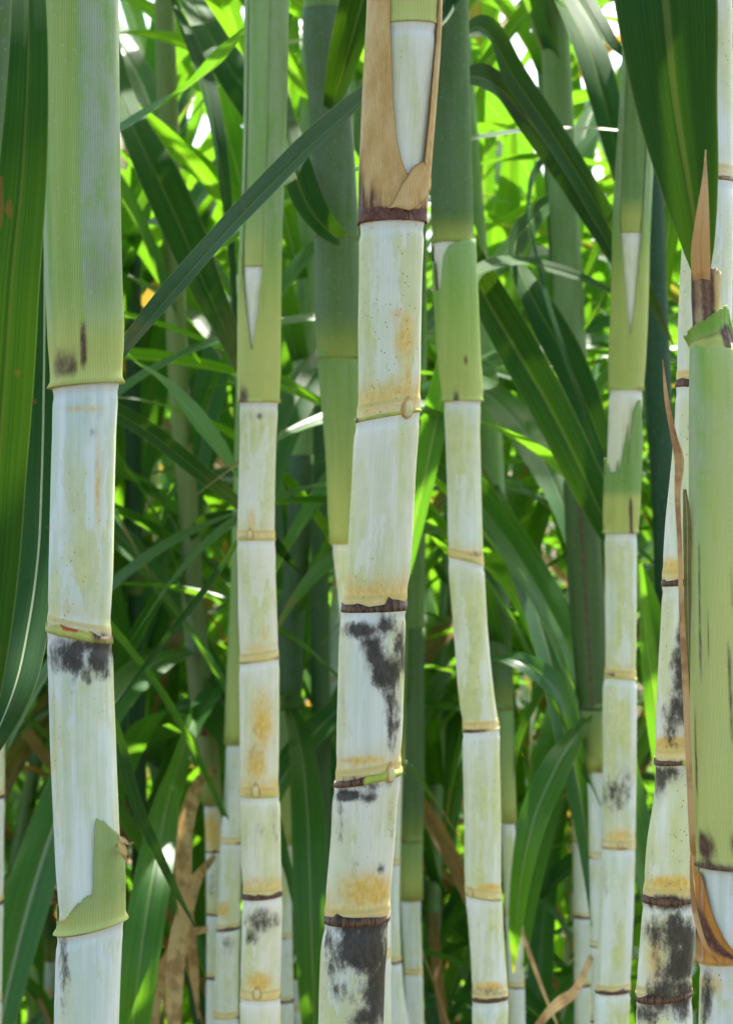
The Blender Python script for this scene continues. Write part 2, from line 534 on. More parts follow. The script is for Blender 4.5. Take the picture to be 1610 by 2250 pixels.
def make_scar(axis, base, parent, z, tilt, style, nth, seed):
    """The ring a fallen leaf leaves on a node, with whatever is left of its sheath."""
    th = np.linspace(-math.pi, math.pi, nth + 1)
    _, _, r = axis.at(np.array(z))
    r = float(r)
    rs = np.random.RandomState(seed % 99991)
    fr = 0.5 + wob(th, seed, 1.0, 1.1)
    kx = np.sort(np.concatenate([[0, 1], rs.uniform(0, 1, max(8, nth // 5))]))
    jag = np.interp(np.linspace(0, 1, nth + 1), kx, rs.uniform(0, 1, len(kx)) ** 1.6 * rs.choice([0.3, 1, 1, 1.8], len(kx)))
    lip = {'yellow': 1.035, 'green': 1.055, 'brown': 1.045, 'thin': 1.03, 'half': 1.055, 'red': 1.06, 'sheathed': 1.02}[style]
    hb = {'yellow': 0.0022, 'green': 0.0016, 'brown': 0.0034, 'thin': 0.0022, 'half': 0.0026, 'red': 0.0035, 'sheathed': 0.001}[style]
    ha = {'yellow': 0.0003, 'green': 0.0008, 'brown': 0.0026, 'thin': 0.0008, 'half': 0.0022, 'red': 0.0035, 'sheathed': 0.0}[style]
    s = max(0.6, r / 0.018)
    h = (hb * (0.45 + 0.75 * np.clip(fr, 0, 1.4)) + ha * jag) * s
    prof = [(-0.0012, 0.985), (-0.0006, lip), (0.0004, lip + 0.006), (None, lip + 0.002), (None, 1.004)]
    rows = []
    for q, (dz_, rf) in enumerate(prof):
        if dz_ is None:
            zz = z + (h if q == 3 else h * 0.55)
            if q == 3:
                rf = rf + 0.02 * wob(th, seed + 9, 2.0, 1.0) * (1 if style in ('brown', 'red', 'half') else 0.2)
        else:
            zz = z + dz_ * s + 0 * th
        rr = r * rf * (1 + 0.006 * wob(th, seed + 3, 2.0)) + 0 * th
        rows.append(surf(axis, base, th, np.asarray(zz + tilt * np.sin(th)), rr))
    V = np.stack(rows)
    br = np.zeros_like(th); gr = np.zeros_like(th); orr = np.zeros_like(th)
    fx = np.sin(th)
    if style == 'brown':
        br = 0.9 + 0.3 * fr
    elif style == 'thin':
        br = 0.10 + 0.75 * np.clip(fr, 0, 1)
    elif style == 'green':
        gr = 0.85 + 0 * th; br = 0.4 * sst(fx, -0.55, -0.9) + 0.55 * sst(jag, 0.7, 0.95)
    elif style == 'half':
        br = sst(fx, 0.05, -0.25); gr = sst(fx, -0.3, 0.0)
    elif style == 'red':
        gr = 0.5 + 0 * th; orr = sst(fx, -0.55, -0.35) * sst(fx, 0.25, 0.0); br = 0.9 * sst(fx, 0.3, 0.6)
    elif style == 'yellow':
        gr = 0.25 + 0.3 * fr; br = 0.35 * sst(fr, 0.7, 1.0)
    msk = np.tile(np.stack([br, gr, orr], -1)[None], (5, 1, 1))
    if style == 'red':
        msk[:3, :, 2] = 0; msk[:3, :, 1] = 0.9; msk[:3, :, 0] *= 0.6
    uvc = np.zeros_like(msk)
    me = mesh_from("leaf_scar", V, grid_quads(5, nth + 1), M_SCAR, uvc.reshape(-1, 3), msk.reshape(-1, 3))
    return link("leaf_scar", me, parent)


def make_bud(axis, base, parent, z, thd, size=1.0):
    """Flat teardrop bud pressed on the root band."""
    th0 = R(thd)
    nu, nv = 13, 11
    vs_, ms = [], []
    _, _, r = axis.at(np.array(z)); r = float(r)
    for i in range(nu):
        a = i / (nu - 1)
        hh = -0.0035 + 0.0115 * a
        half = 0.0036 * math.sin(math.pi * min(1, 0.10 + 0.9 * (1 - a) ** 0.75 if a > 0.25 else 0.5 + 2 * (a - .0) * 0 + 0.25 * (a / .25) + .1)) if False else 0.0037 * (max(0.0, 1 - ((a - 0.36) / (0.64 if a > 0.36 else 0.36)) ** 2)) ** (0.5 if a < 0.36 else 0.9)
        for j in range(nv):
            b = -1 + 2 * j / (nv - 1)
            lift = 0.0019 * (1 - b * b) * math.sin(math.pi * min(1, a * 1.15 + 0.02)) ** 0.6 if a * 1.15 + 0.02 < 1 else 0.0
            ring = abs(b) if abs(a - 0.4) < 0.42 else 1.0
            x, y, rr = axis.at(np.array(z + hh * size))
            ang = th0 + b * half * size / r
            rad = float(rr) * 1.004 + lift * size + 0.0004
            vs_.append((float(x) + rad * math.sin(ang) - base[0], float(y) - rad * math.cos(ang) - base[1], z + hh * size - base[2]))
            e = max(abs(b), abs(a - 0.4) / 0.6)
            ms.append((max(0, min(1, (e - 0.45) / 0.2)), 0, 0))
    me = mesh_from("bud", np.array(vs_), grid_quads(nu, nv), M_BUD, np.zeros((nu * nv, 3)), np.array(ms))
    return link("bud", me, parent)


def make_sheath(axis, base, parent, z0, top, tilt=0.0, nth=72, ns=26, gap=0.0012, flare=0.0012, paint=None, color=(0, 0, 0, 1),
                seed=0, name="leaf_sheath", thr=(-math.pi, math.pi), jag=0.0, bottom=None, overlap=0.0, thick=0.0006, lift=None, mat=None):
    """Leaf sheath wrapped round the stalk. top: height above sea of the upper edge as a function of angle (array) or a number."""
    th = np.linspace(thr[0], thr[1], nth + 1)
    ztop = top(th) if callable(top) else np.full_like(th, top)
    zb = bottom(th) if bottom is not None else z0 + tilt * np.sin(th)
    if jag:
        rs = np.random.RandomState(seed + 77)
        ztop = ztop - jag * np.abs(rs.uniform(-1, 1, nth + 1)) ** 2
    ztop = np.maximum(ztop, zb + 0.0006)
    s = np.linspace(0, 1, ns) ** 1.25
    S, TH = np.meshgrid(s, th, indexing='ij')
    Z = zb[None] + S * (ztop - zb)[None]
    hgt = Z - zb[None]
    _, _, r = axis.at(Z)
    spiral = overlap * (TH / (2 * math.pi) + 0.5)
    rr = r * 1.005 + gap + flare * np.exp(-(hgt / 0.0022) ** 2) + 0.0010 * sst(hgt, 0.004, 0.03) + spiral + 0.0002 * wob(TH * 1.0 + hgt * 9, seed, 1)
    if lift is not None:
        rr = rr + lift(TH, S, hgt)
    V = surf(axis, base, TH, Z, rr)
    if paint is not None:
        msk = paint(TH, hgt, S, Z)
    else:
        msk = (0.35 * sst(hgt, 0.02, 0.0) * (0.5 + wob(TH, seed, 1, .8)), 0.55 + 0.35 * wob(TH, seed + 4, 1, 1.0), 0.9 * sst(hgt, 0.05, 0.002))
    msk = np.stack([np.broadcast_to(q, TH.shape) for q in msk], -1)
    uvc = np.stack([TH / (2 * math.pi), hgt, ztop[None] - Z], -1)
    me = mesh_from(name, V, grid_quads(ns, nth + 1), mat or M_SHEATH, uvc.reshape(-1, 3), msk.reshape(-1, 3))
    o = link(name, me, parent, color)
    if thick:
        md = o.modifiers.new("thickness", 'SOLIDIFY')
        md.thickness = thick
        md.offset = 1.0
    return o


US = np.array([-1, -0.82, -0.58, -0.34, -0.14, -0.06, 0, 0.06, 0.14, 0.34, 0.58, 0.82, 1.0])


def catmull(P, n):
    P = np.asarray(P, dtype=float)
    seg = np.linalg.norm(np.diff(P[:, :3], axis=0), axis=1)
    s = np.concatenate([[0], np.cumsum(seg)])
    q = np.linspace(0, s[-1], n)
    m = np.zeros_like(P)
    dl = np.diff(P, axis=0) / seg[:, None]
    m[1:-1] = (dl[:-1] * seg[1:, None] + dl[1:] * seg[:-1, None]) / (seg[:-1] + seg[1:])[:, None]
    m[0], m[-1] = dl[0], dl[-1]
    i = np.clip(np.searchsorted(s, q) - 1, 0, len(seg) - 1)
    h = seg[i]
    t = ((q - s[i]) / h)[:, None]
    h = h[:, None]
    t2, t3 = t * t, t ** 3
    return ((2 * t3 - 3 * t2 + 1) * P[i] + (t3 - 2 * t2 + t) * h * m[i] + (-2 * t3 + 3 * t2) * P[i + 1] + (t3 - t2) * h * m[i + 1]), q


def leaf_mesh(pts, width, normal, n=34, fold=0.30, twist=0.0, wave=0.15, seed=0, prof=None, spots=None, base=(0, 0, 0), name="leaf_blade", us=US, twist0=0.0, arrays=False, mat=None):
    """pts: control points of the midrib (world). width: full width or list per control point. normal: hint for the upper side."""
    P = np.array([tuple(p) for p in pts], dtype=float)
    if isinstance(width, (list, tuple)):
        P = np.concatenate([P, np.array(width, dtype=float)[:, None]], 1)
    c, s = catmull(P, n)
    L = s[-1]
    t = s / L
    if c.shape[1] == 4:
        w = np.maximum(c[:, 3], 0.0008)
        c = c[:, :3]
    else:
        if prof is None:
            w = width * (0.55 + 0.45 * sst(t, 0.0, 0.22)) * (1 - sst(t, 0.55, 1.0)) ** 0.8 * (1 - 0.25 * t)
        else:
            w = width * np.interp(t, prof[0], prof[1])
        w = np.maximum(w, 0.0010)
    T = np.gradient(c, axis=0)
    T /= np.linalg.norm(T, axis=1)[:, None]
    N0 = np.asarray([tuple(q) for q in normal] if hasattr(normal[0], '__len__') else tuple(normal), dtype=float)
    if N0.ndim == 1:
        N0 = np.broadcast_to(N0, c.shape)
    else:
        tk = np.linspace(0, 1, len(N0))
        N0 = np.stack([np.interp(t, tk, N0[:, i]) for i in range(3)], -1)
    S = np.cross(T, N0)
    ln = np.linalg.norm(S, axis=1)[:, None]
    S = S / np.maximum(ln, 1e-5)
    for i in range(1, n):                       # keep the frame continuous
        if np.dot(S[i], S[i - 1]) < 0:
            S[i] = -S[i]
        S[i] = 0.55 * S[i] + 0.45 * S[i - 1]
        S[i] -= T[i] * np.dot(S[i], T[i])
        S[i] /= np.linalg.norm(S[i])
    N = np.cross(S, T)
    a = twist0 + twist * t
    ca, sa = np.cos(a)[:, None], np.sin(a)[:, None]
    S, N = S * ca + N * sa, N * ca - S * sa
    rs = np.random.RandomState(seed % 99991)
    ph = rs.uniform(0, 6.28, 4)
    u = us[None, :]
    hw = (w / 2)[:, None]
    foldt = (fold * (0.5 + 0.9 * np.exp(-t * 6) + 0.25 * np.sin(t * 7 + ph[0])))[:, None]
    lat = u * hw * np.sqrt(np.maximum(1e-3, 1 - np.minimum(foldt, 0.95) ** 2 * np.abs(u)))
    nz = foldt * hw * (np.abs(u) ** 1.25) - 0.0012 * np.exp(-(u / 0.07) ** 2) * np.minimum(1, hw / 0.015)
    wv = wave * hw * (u ** 2) * (np.sin(L * t * 17 + ph[1])[:, None] * (u > 0) + np.sin(L * t * 14 + ph[2])[:, None] * (u < 0)) * sst(t, 0.05, 0.25)[:, None]
    V = c[:, None, :] + S[:, None, :] * lat[..., None] + N[:, None, :] * (nz + wv)[..., None] - np.asarray(base)[None, None, :]
    uvc = np.stack([np.broadcast_to(u, lat.shape), np.broadcast_to((s)[:, None], lat.shape), np.broadcast_to(t[:, None], lat.shape)], -1)
    msk = np.zeros_like(uvc)
    if spots:
        for (su, stt, ru, rt) in spots:
            q = ((u - su) / ru) ** 2 + ((t[:, None] - stt) / rt) ** 2
            msk[..., 0] = np.maximum(msk[..., 0], np.exp(-0.7 * q))
    if arrays:
        return V.reshape(-1, 3), uvc.reshape(-1, 3)
    return mesh_from(name, V, grid_quads(n, len(us), flip=True), mat or M_LEAF, uvc.reshape(-1, 3), msk.reshape(-1, 3))


def droop_path(c, az, phi0, phi1, L, rs, n=9, drift=0.3, power=1.4):
    """Midrib of a free leaf: starts phi0 from vertical, ends at phi1."""
    P = [Vector(c)]
    N = []
    ds = L / (n - 1)
    for i in range(n):
        t = i / (n - 1)
        ph = phi0 + (phi1 - phi0) * t ** power
        a = az + drift * t * t
        dr = Vector((math.cos(a), math.sin(a), 0))
        tang = dr * math.sin(ph) + Vector((0, 0, 1)) * math.cos(ph)
        N.append(Vector((0, 0, 1)) * math.sin(ph) - dr * math.cos(ph))
        if i < n - 1:
            P.append(P[-1] + tang * ds)
    return P, N

# ------------------------------------------------------------------ stalks that the photograph shows one by one
STALKS = {}
FRAME_TOP = -60


def tab_top(axis, d, tab, back):
    """upper edge of a sheath from (photo column, photo row) pairs; back = row of the edge on the far side"""
    ths, zs = [], []
    ref = min([q for _, q in tab if q > -100] or [-100])
    for px, py in tab:
        pyc = min(max(py, ref), 2300)
        z = zof(pyc, d)
        x, y, r = axis.at(np.array(z))
        pc = CX + FPX * float(x) / d; pr = FPX * float(r) * 1.06 / d
        ths.append(math.asin(max(-0.995, min(0.995, (px - pc) / pr))))
        zs.append(zof(py, d))
    zb = zof(back, d)
    ths = [-math.pi, ths[0] - 0.35] + ths + [ths[-1] + 0.35, math.pi]
    zs = [zb, 0.5 * (zb + zs[0])] + zs + [0.5 * (zb + zs[-1]), zb]
    o = sorted(zip(ths, zs), key=lambda q: q[0])
    ths = [q[0] for q in o]; zs = [q[1] for q in o]
    return lambda th: np.interp(th, ths, zs)


def crown(parent, axis, base, zs, n, seed, az_c, az_w, phi1=(75, 115), L=(0.9, 1.3), w=0.045, dry=0.0):
    """free leaf blades from the top of a stalk"""
    rs = random.Random(seed)
    for i in range(n):
        z = zs[0] + (zs[1] - zs[0]) * (i + 0.5) / n
        az = R(az_c + rs.uniform(-az_w, az_w))
        p0 = axis.p(z)
        P, N = droop_path(p0, az, R(rs.uniform(8, 25)), R(rs.uniform(*phi1)), rs.uniform(*L), rs, drift=rs.uniform(-0.4, 0.4))
        me = leaf_mesh(P, w * rs.uniform(0.8, 1.15), N, n=20, fold=rs.uniform(.2, .45), twist=rs.uniform(-0.8, 0.8), seed=seed * 31 + i, base=base, us=US[::2], mat=M_LEAF_FAR)
        link("leaf_blade", me, parent, (rs.uniform(0, .7), dry, rs.uniform(0, .6), 1))


def build_stalk(key, d, pts, nodes, label, ztop=2.7, blobs=None, hi=True, tone=(0.35, 0.3), buds=(), sheaths=(), spacing=0.12,
                sheath_from=None, scol=(0.0, 0.0, 0, 1), crown_n=9, crown_az=(90, 75), group=None, dlean=0.0, seed=None, name="sugarcane_stalk", warm=0.4):
    """nodes: (photo row, tilt in photo pixels, scar style); sheaths: dicts; everything above sheath_from (photo row) is generic leaf-wrapped cane"""
    seed = seed if seed is not None else sum(ord(c) * (i + 3) for i, c in enumerate(key)) * 7
    axis = px_axis(pts, d, ztop, dlean)
    base = axis.p(0.0)
    rt = root(name, base, label, "sugarcane", group)
    STALKS[key] = (rt, axis, base, d)
    rs = random.Random(seed)
    nd = [(zof(py, d), tl / FPX * d, st) for py, tl, st in nodes]
    nd.sort()
    z = nd[0][0]
    while z > spacing * 0.9:
        z -= spacing * rs.uniform(0.8, 1.1)
        nd.insert(0, (max(z, 0.015), rs.uniform(-1, 1) * 0.0012, rs.choice(['brown', 'thin', 'brown'])))
    z = nd[-1][0]
    while z < ztop - spacing * 1.2:
        z += spacing * rs.uniform(0.9, 1.15)
        nd.append((z, 0.0, 'sheathed'))
    nth_hi, nth_lo = (64, 20) if hi else (36, 14)
    dz_hi = 0.0022 if hi else 0.005
    prev = (-0.03, 0.0, 'x')
    zmin, zmax = zof(2330, d), zof(-80, d)
    for i, q in enumerate(nd):
        inside = q[0] > zmin and prev[0] < zmax
        it = make_internode(axis, base, rt, prev[0], q[0], prev[1], q[1], nth_hi if inside else nth_lo, dz_hi if inside else 0.012,
                            blobs if inside else None, d, (tone[0] * rs.uniform(.6, 1.3), tone[1] * rs.uniform(.5, 1.4)), seed + i * 13, warm=0.85 if prev[2] == 'sheathed' else max(0, min(1, warm + rs.uniform(-.2, .2))))
        if q[2] != 'sheathed':
            make_scar(axis, base, it, q[0], q[1], q[2], 96 if (hi and inside) else (48 if inside else 24), seed + i * 17)
        prev = q
    make_internode(axis, base, rt, prev[0], ztop, prev[1], 0, nth_lo, 0.02, None, d, tone, seed)
    for (bpx, bpy, sz) in buds:
        zz = zof(bpy, d)
        x, y, r = axis.at(np.array(zz))
        pc = CX + FPX * float(x) / d; pr = FPX * float(r) / d
        # the bud belongs to the internode whose root band it sits on
        itn = [c for c in rt.children if c.name.startswith("internode")]
        zz0 = [q[0] for q in nd]
        j = max(k for k in range(len(zz0)) if zz0[k] <= zz + 0.004)
        own = itn[min(j + 1, len(itn) - 1)]
        make_bud(axis, base, own, zz, math.degrees(math.asin(max(-.98, min(.98, (bpx - pc) / pr)))), sz)
    for k, sh in enumerate(sheaths):
        sh = dict(sh)
        z0 = zof(sh.pop('row'), d)
        tab = sh.pop('tab', None)
        back = sh.pop('back', -500)
        top = tab_top(axis, d, tab, back) if tab else zof(back, d)
        bt = sh.pop('btab', None)
        if bt:
            sh['bottom'] = tab_top(axis, d, bt, sh.pop('bback'))
        lb = sh.pop('label', None)
        o = make_sheath(axis, base, rt, z0, top, tilt=sh.pop('tilt', 0) / FPX * d, color=sh.pop('color', scol), seed=seed + k * 5, nth=sh.pop('nth', 96 if hi else 56), ns=sh.pop('ns', 40 if hi else 26), **sh)
        if lb:
            o["label"] = lb
    # generic leaf-wrapped top
    if sheath_from is not None:
        zz = zof(sheath_from, d)
        nods = [q[0] for q in nd if q[0] >= zz - 0.002]
        for k in range(0, len(nods)):
            z0 = nods[k]
            z1 = min(z0 + spacing * 2.1, ztop - 0.02)
            if z1 - z0 > 0.05:
                make_sheath(axis, base, rt, z0, z1, nth=28, ns=10, gap=0.0011 + 0.0004 * (k % 2), color=scol, seed=seed + 40 + k, overlap=0.0006)
    if crown_n:
        zc = max(zof(-200, d), ztop - 0.75)
        crown(rt, axis, base, (zc, ztop), crown_n, seed + 3, crown_az[0], crown_az[1], w=0.066 if crown_n > 15 else 0.05)  # unseen top leaves; dense sunward crowns are added to shade the front rows
    return rt, axis, base


def wrap_paint(bru=0.3, wax=0.6, yel=0.9, ylen=0.05, seed=0, wband=None):
    def f(TH, h, S, Z):
        b = bru * sst(h, 0.028, 0.002) * np.clip(0.4 + wob(TH, seed + 1, 1, 1.2), 0, 1.2)
        w = np.clip(wax + 0.45 * wob(TH, seed + 2, 1, 1.0), 0, 1) * sst(h, 0.004, 0.05)
        if wband:
            w = np.clip(w + wband[2] * sst(TH, R(wband[0]), R(wband[1])), 0, 1.15)
        y = yel * sst(h, ylen, 0.0)
        return b, w, y
    return f


# --- the tall foreground stalk near the left edge
def s1_paint(TH, h, S, Z):
    th = np.degrees(TH)
    b = 0.75 * sst(h, 0.030, 0.010) * sst(th, -75, -40) * sst(th, 2, -12) * sst(h, 0.001, 0.006)
    b = np.maximum(b, 1.0 * np.exp(-((th - 3) / 6) ** 2) * sst(h, 0.042, 0.026) * sst(h, 0.004, 0.012))
    b = np.maximum(b, 0.38 * sst(th, 2, 14) * sst(h, 0.11, 0.06) * sst(h, 0.02, 0.05))
    w = np.clip(0.95 * sst(th, 2, 10) + 0.75 * sst(th, -48, -62) + 0.18, 0, 1.1) * sst(h, 0.012, 0.045)
    y = np.clip(0.95 * sst(h, 0.060, 0.004) + 0.30 * sst(th, -55, -35) * sst(th, 8, -4), 0, 1)
    return b, w, y

rem1 = [(130, 2022), (150, 2010), (180, 1972), (200, 1955), (213, 1948), (217, 1782), (236, 1797), (250, 1815), (262, 1830), (272, 1850)]
build_stalk('S1', 1.19,
            [(-150, 98, 247), (0, 99, 249), (195, 100, 251), (390, 104, 253), (590, 109, 257), (750, 116, 262), (850, 118, 260), (870, 118, 258), (1000, 113, 254), (1250, 107, 249),
             (1370, 105, 243), (1450, 106, 247), (1530, 107, 251), (1650, 110, 256), (1800, 117, 262), (1900, 122, 266), (2030, 130, 271), (2070, 126, 267), (2150, 121, 265), (2250, 118, 262)],
            [(300, 0, 'sheathed'), (848, 7, 'sheathed'), (1398, -14, 'red'), (2036, 17, 'green')],
            "thick pale waxy cane under a broad green sheath, beside the big hanging blade",
            ztop=2.75, spacing=0.125, tone=(0.45, 0.22), warm=0.05,
            blobs=[(148, 1440, 34, 34, 'k', 1.0), (222, 1440, 34, 42, 'k', 0.95), (185, 1420, 70, 20, 'k', 0.8), (192, 1485, 10, 20, 'k', 0.6), (155, 1500, 30, 60, 'k', 0.22),
                   (142, 2130, 14, 110, 'k', 0.45), (190, 915, 24, 20, 'k', 0.22), (205, 950, 10, 26, 'k', 0.3), (157, 2062, 10, 10, 'k', 0.3),
                   (195, 1200, 42, 190, 'g', 0.9), (200, 1720, 34, 200, 'g', 1.0), (150, 1860, 14, 60, 'g', 0.8), (150, 1325, 20, 26, 'g', 0.8), (245, 2190, 8, 50, 'g', 0.9),
                   (215, 1060, 7, 130, 'o', 0.55), (185, 898, 55, 9, 'o', 0.5), (160, 1345, 60, 30, 'o', 0.3)],
            sheaths=[dict(row=848, back=-420, tilt=7, paint=s1_paint, flare=0.0022, gap=0.0010, label="pale green leaf sheath with a yellow rim and purple bruise"),
                     dict(row=2036, tab=rem1, back=1960, tilt=17, jag=0.0015, flare=0.0016, gap=0.0005, color=(0.28, 0, 0, 1), nth=140,
                          paint=lambda TH, h, S, Z: (0.7 * sst(np.degrees(TH), 5, -30) * sst(h, 0.004, 0.02) * sst(h, .05, .02), 0.75 + 0 * h, 0.35 + 0.5 * sst(h, 0.02, 0.0)),
                          label="torn remnant of green leaf sheath")],
            sheath_from=-60, scol=(0.15, 0, 0, 1), crown_az=(72, 45), crown_n=18)

# --- the central foreground stalk
tan_tab = [(797, -420), (852, -420), (857, 40), (860, 130), (863, 230), (870, 318), (880, 365), (890, 391), (905, 391), (925, 385), (937, 350), (942, 230), (953, 75), (960, -420)]

def tan_paint(TH, h, S, Z):
    th = np.degrees(TH)
    b = 1.3 * sst(h, 0.034, 0.008) * sst(th + 400 * h, 20, -40) * (0.6 + 0.5 * wob(TH * 1.0, 3, 6, 1.0)) + 1.2 * sst(h, 0.0085, 0.004) + 0.55 * sst(h, 0.07, 0.03) * sst(th, -48, -75) + 0.5 * sst(h, 0.03, 0.01) * sst(th, 35, 60)
    return b, 0.1 + 0 * h, 0.2 * sst(th, -60, -80) * sst(h, 0.03, 0.0)

def flap_paint(TH, h, S, Z):
    return 0.45 * sst(S, 0.35, 0.0) + 0.35 * sst(S, 0.8, 1.0), 0 * h, 0 * h

build_stalk('S2', 1.22,
            [(-150, 816, 966), (0, 816, 962), (70, 813, 960), (200, 806, 951), (400, 797, 935), (470, 793, 931), (515, 791, 930), (700, 786, 926), (880, 786, 923), (915, 784, 921), (945, 780, 919),
             (1100, 769, 911), (1250, 760, 902), (1335, 753, 891), (1370, 748, 890), (1500, 741, 888), (1600, 739, 885), (1690, 738, 880), (1715, 737, 880), (1745, 733, 875),
             (1850, 725, 868), (1990, 714, 856), (2025, 714, 853), (2100, 704, 849), (2250, 698, 843)],
            [(-330, 0, 'sheathed'), (62, 4, 'sheathed'), (492, 2, 'sheathed'), (915, 12, 'green'), (1340, 2, 'brown'), (1712, 14, 'half'), (2022, 3, 'brown')],
            "thick white central cane with split tan sheath above and sooty black mould below",
            ztop=2.7, spacing=0.10, tone=(0.45, 0.8), warm=0.6,
            blobs=[(795, 1385, 42, 17, 'k', 1.0), (848, 1372, 24, 26, 'k', 0.8), (822, 1430, 24, 36, 'k', 1.1), (848, 1482, 25, 36, 'k', 1.2), (884, 1430, 16, 60, 'k', 0.75), (862, 1545, 22, 50, 'k', 0.55),
                   (862, 1620, 10, 60, 'k', 0.55), (866, 1595, 12, 16, 'k', 0.8), (765, 1748, 36, 11, 'k', 1.0), (805, 1752, 20, 14, 'k', 0.8), (790, 1722, 70, 16, 'k', 0.5), (745, 1800, 18, 50, 'k', 0.4),
                   (862, 1800, 14, 50, 'k', 0.35), (838, 1908, 9, 12, 'k', 0.7), (785, 2090, 48, 40, 'k', 1.3), (820, 2080, 34, 50, 'k', 1.2), (828, 2180, 26, 70, 'k', 1.2), (800, 2036, 62, 14, 'k', 0.9),
                   (728, 2090, 16, 60, 'k', 0.5), (760, 2170, 60, 90, 'k', 0.28), (870, 615, 30, 16, 'k', 0.22), (805, 2240, 40, 24, 'k', 0.9), (775, 1900, 40, 90, 'k', 0.16),
                   (865, 580, 42, 60, 'g', 0.7), (835, 720, 46, 60, 'g', 0.8), (880, 1060, 22, 150, 'g', 0.95), (820, 1000, 30, 60, 'g', 0.25), (830, 1850, 34, 80, 'g', 0.6), (905, 220, 46, 130, 'g', 0.8),
                   (890, 740, 26, 70, 'o', 0.6), (875, 690, 20, 16, 'o', 0.5), (897, 840, 8, 90, 'o', 0.6), (825, 1308, 70, 18, 'o', 0.85), (805, 1960, 66, 44, 'o', 0.85), (800, 1672, 70, 12, 'o', 0.7), (835, 875, 60, 24, 'o', 0.5), (770, 1280, 20, 40, 'o', 0.4)],
            buds=[(893, 907, 1.15), (856, 1700, 1.05)],
            sheaths=[dict(row=62, back=-420, tilt=4, color=(0.0, 0, 0, 1), gap=0.0003, flare=0.0006, paint=lambda TH, h, S, Z: (0 * h, 0.1 + 0 * h, 0.95 + 0 * h), label="yellow inner leaf sheath"),
                     dict(row=492, tab=tan_tab, back=-420, tilt=2, color=(0, 1.0, 0, 1), gap=0.0010, flare=0.0003, nth=170, ns=60, paint=tan_paint, label="dry tan sheath split open in a V with a charred base"),
                     dict(row=480, tab=[(852, 466), (862, 455), (880, 415), (900, 378), (915, 364), (928, 366), (934, 380)], btab=[(852, 468), (870, 466), (880, 470), (895, 472), (905, 465), (920, 450), (934, 420)], back=430, bback=432,
                          thr=(-0.16, 1.35), color=(0, 1.0, 0, 1), gap=0.0028, flare=0, nth=50, ns=16, paint=flap_paint, name="dry_flap", jag=0.0006)],
            sheath_from=-320, scol=(0.1, 0, 0, 1), crown_az=(72, 45), crown_n=18)

# --- second-row stalk between them
build_stalk('S3', 2.03,
            [(-150, 545, 630), (0, 544, 628), (150, 543, 626), (300, 541, 622), (450, 537, 616), (590, 530, 612), (780, 528, 610), (885, 527, 610), (920, 527, 609), (1050, 524, 605), (1185, 521, 604), (1230, 522, 605),
             (1350, 523, 609), (1445, 527, 612), (1475, 526, 613), (1600, 526, 614), (1740, 528, 612), (1790, 528, 615), (1900, 530, 618), (1970, 534, 619), (2005, 532, 620), (2100, 529, 618), (2185, 528, 616), (2250, 527, 616)],
            [(60, 0, 'sheathed'), (590, 0, 'sheathed'), (885, 0, 'sheathed'), (1186, 0, 'yellow'), (1452, 6, 'thin'), (1748, 0, 'yellow'), (1970, 4, 'brown'), (2190, 0, 'thin')],
            "ivory cane just beyond the long diagonal blade, with a green sheath and dark node rings",
            ztop=2.8, spacing=0.115, tone=(0.45, 0.8), warm=0.85,
            blobs=[(575, 2025, 34, 26, 'k', 0.75), (555, 2060, 22, 20, 'k', 0.5), (570, 915, 40, 10, 'k', 0.3), (562, 1640, 34, 60, 'k', 0.22), (605, 1800, 12, 60, 'k', 0.3), (565, 1830, 30, 40, 'k', 0.2),
                   (555, 945, 36, 46, 'g', 1.1), (600, 1110, 16, 40, 'g', 0.7), (575, 1340, 30, 60, 'g', 0.4), (570, 1880, 30, 60, 'g', 0.5),
                   (575, 1590, 26, 70, 'o', 0.75), (562, 1680, 26, 50, 'o', 0.7), (570, 1430, 40, 20, 'o', 0.5), (570, 1945, 44, 22, 'o', 0.5), (568, 2160, 34, 26, 'o', 0.7), (552, 1150, 10, 36, 'o', 0.6), (582, 1395, 12, 30, 'o', 0.4)],
            buds=[(552, 1178, 1.0), (564, 1738, 1.25), (567, 2180, 1.2)],
            sheaths=[dict(row=590, back=-60, color=(0.2, 0, 0, 1), gap=0.0002, flare=0.0006, paint=lambda TH, h, S, Z: (0 * h, 0.5 + 0 * h, 0.85 * sst(h, 0.06, 0.0)), label="inner green sheath"),
                     dict(row=885, tab=[(528, -300), (534, -300), (537, 592), (545, 690), (556, 776), (568, 690), (579, 592), (582, -300), (600, -300)], back=-300, color=(0.25, 0, 0, 1), nth=150, ns=40, flare=0.0012,
                          paint=lambda TH, h, S, Z: (0.95 * np.exp(-((np.degrees(TH) + 45) / 20) ** 2) * sst(h, 0.024, 0.006) + 0.35 * sst(np.degrees(TH), 70, 88) * sst(h, 0.15, 0.3), 0.75 * sst(h, 0.10, 0.20), 0.95 * sst(h, 0.17, 0.05)), label="green sheath with a narrow pale slit")],
            sheath_from=-60, scol=(0.5, 0, 0, 1), crown_az=(120, 70), crown_n=14)

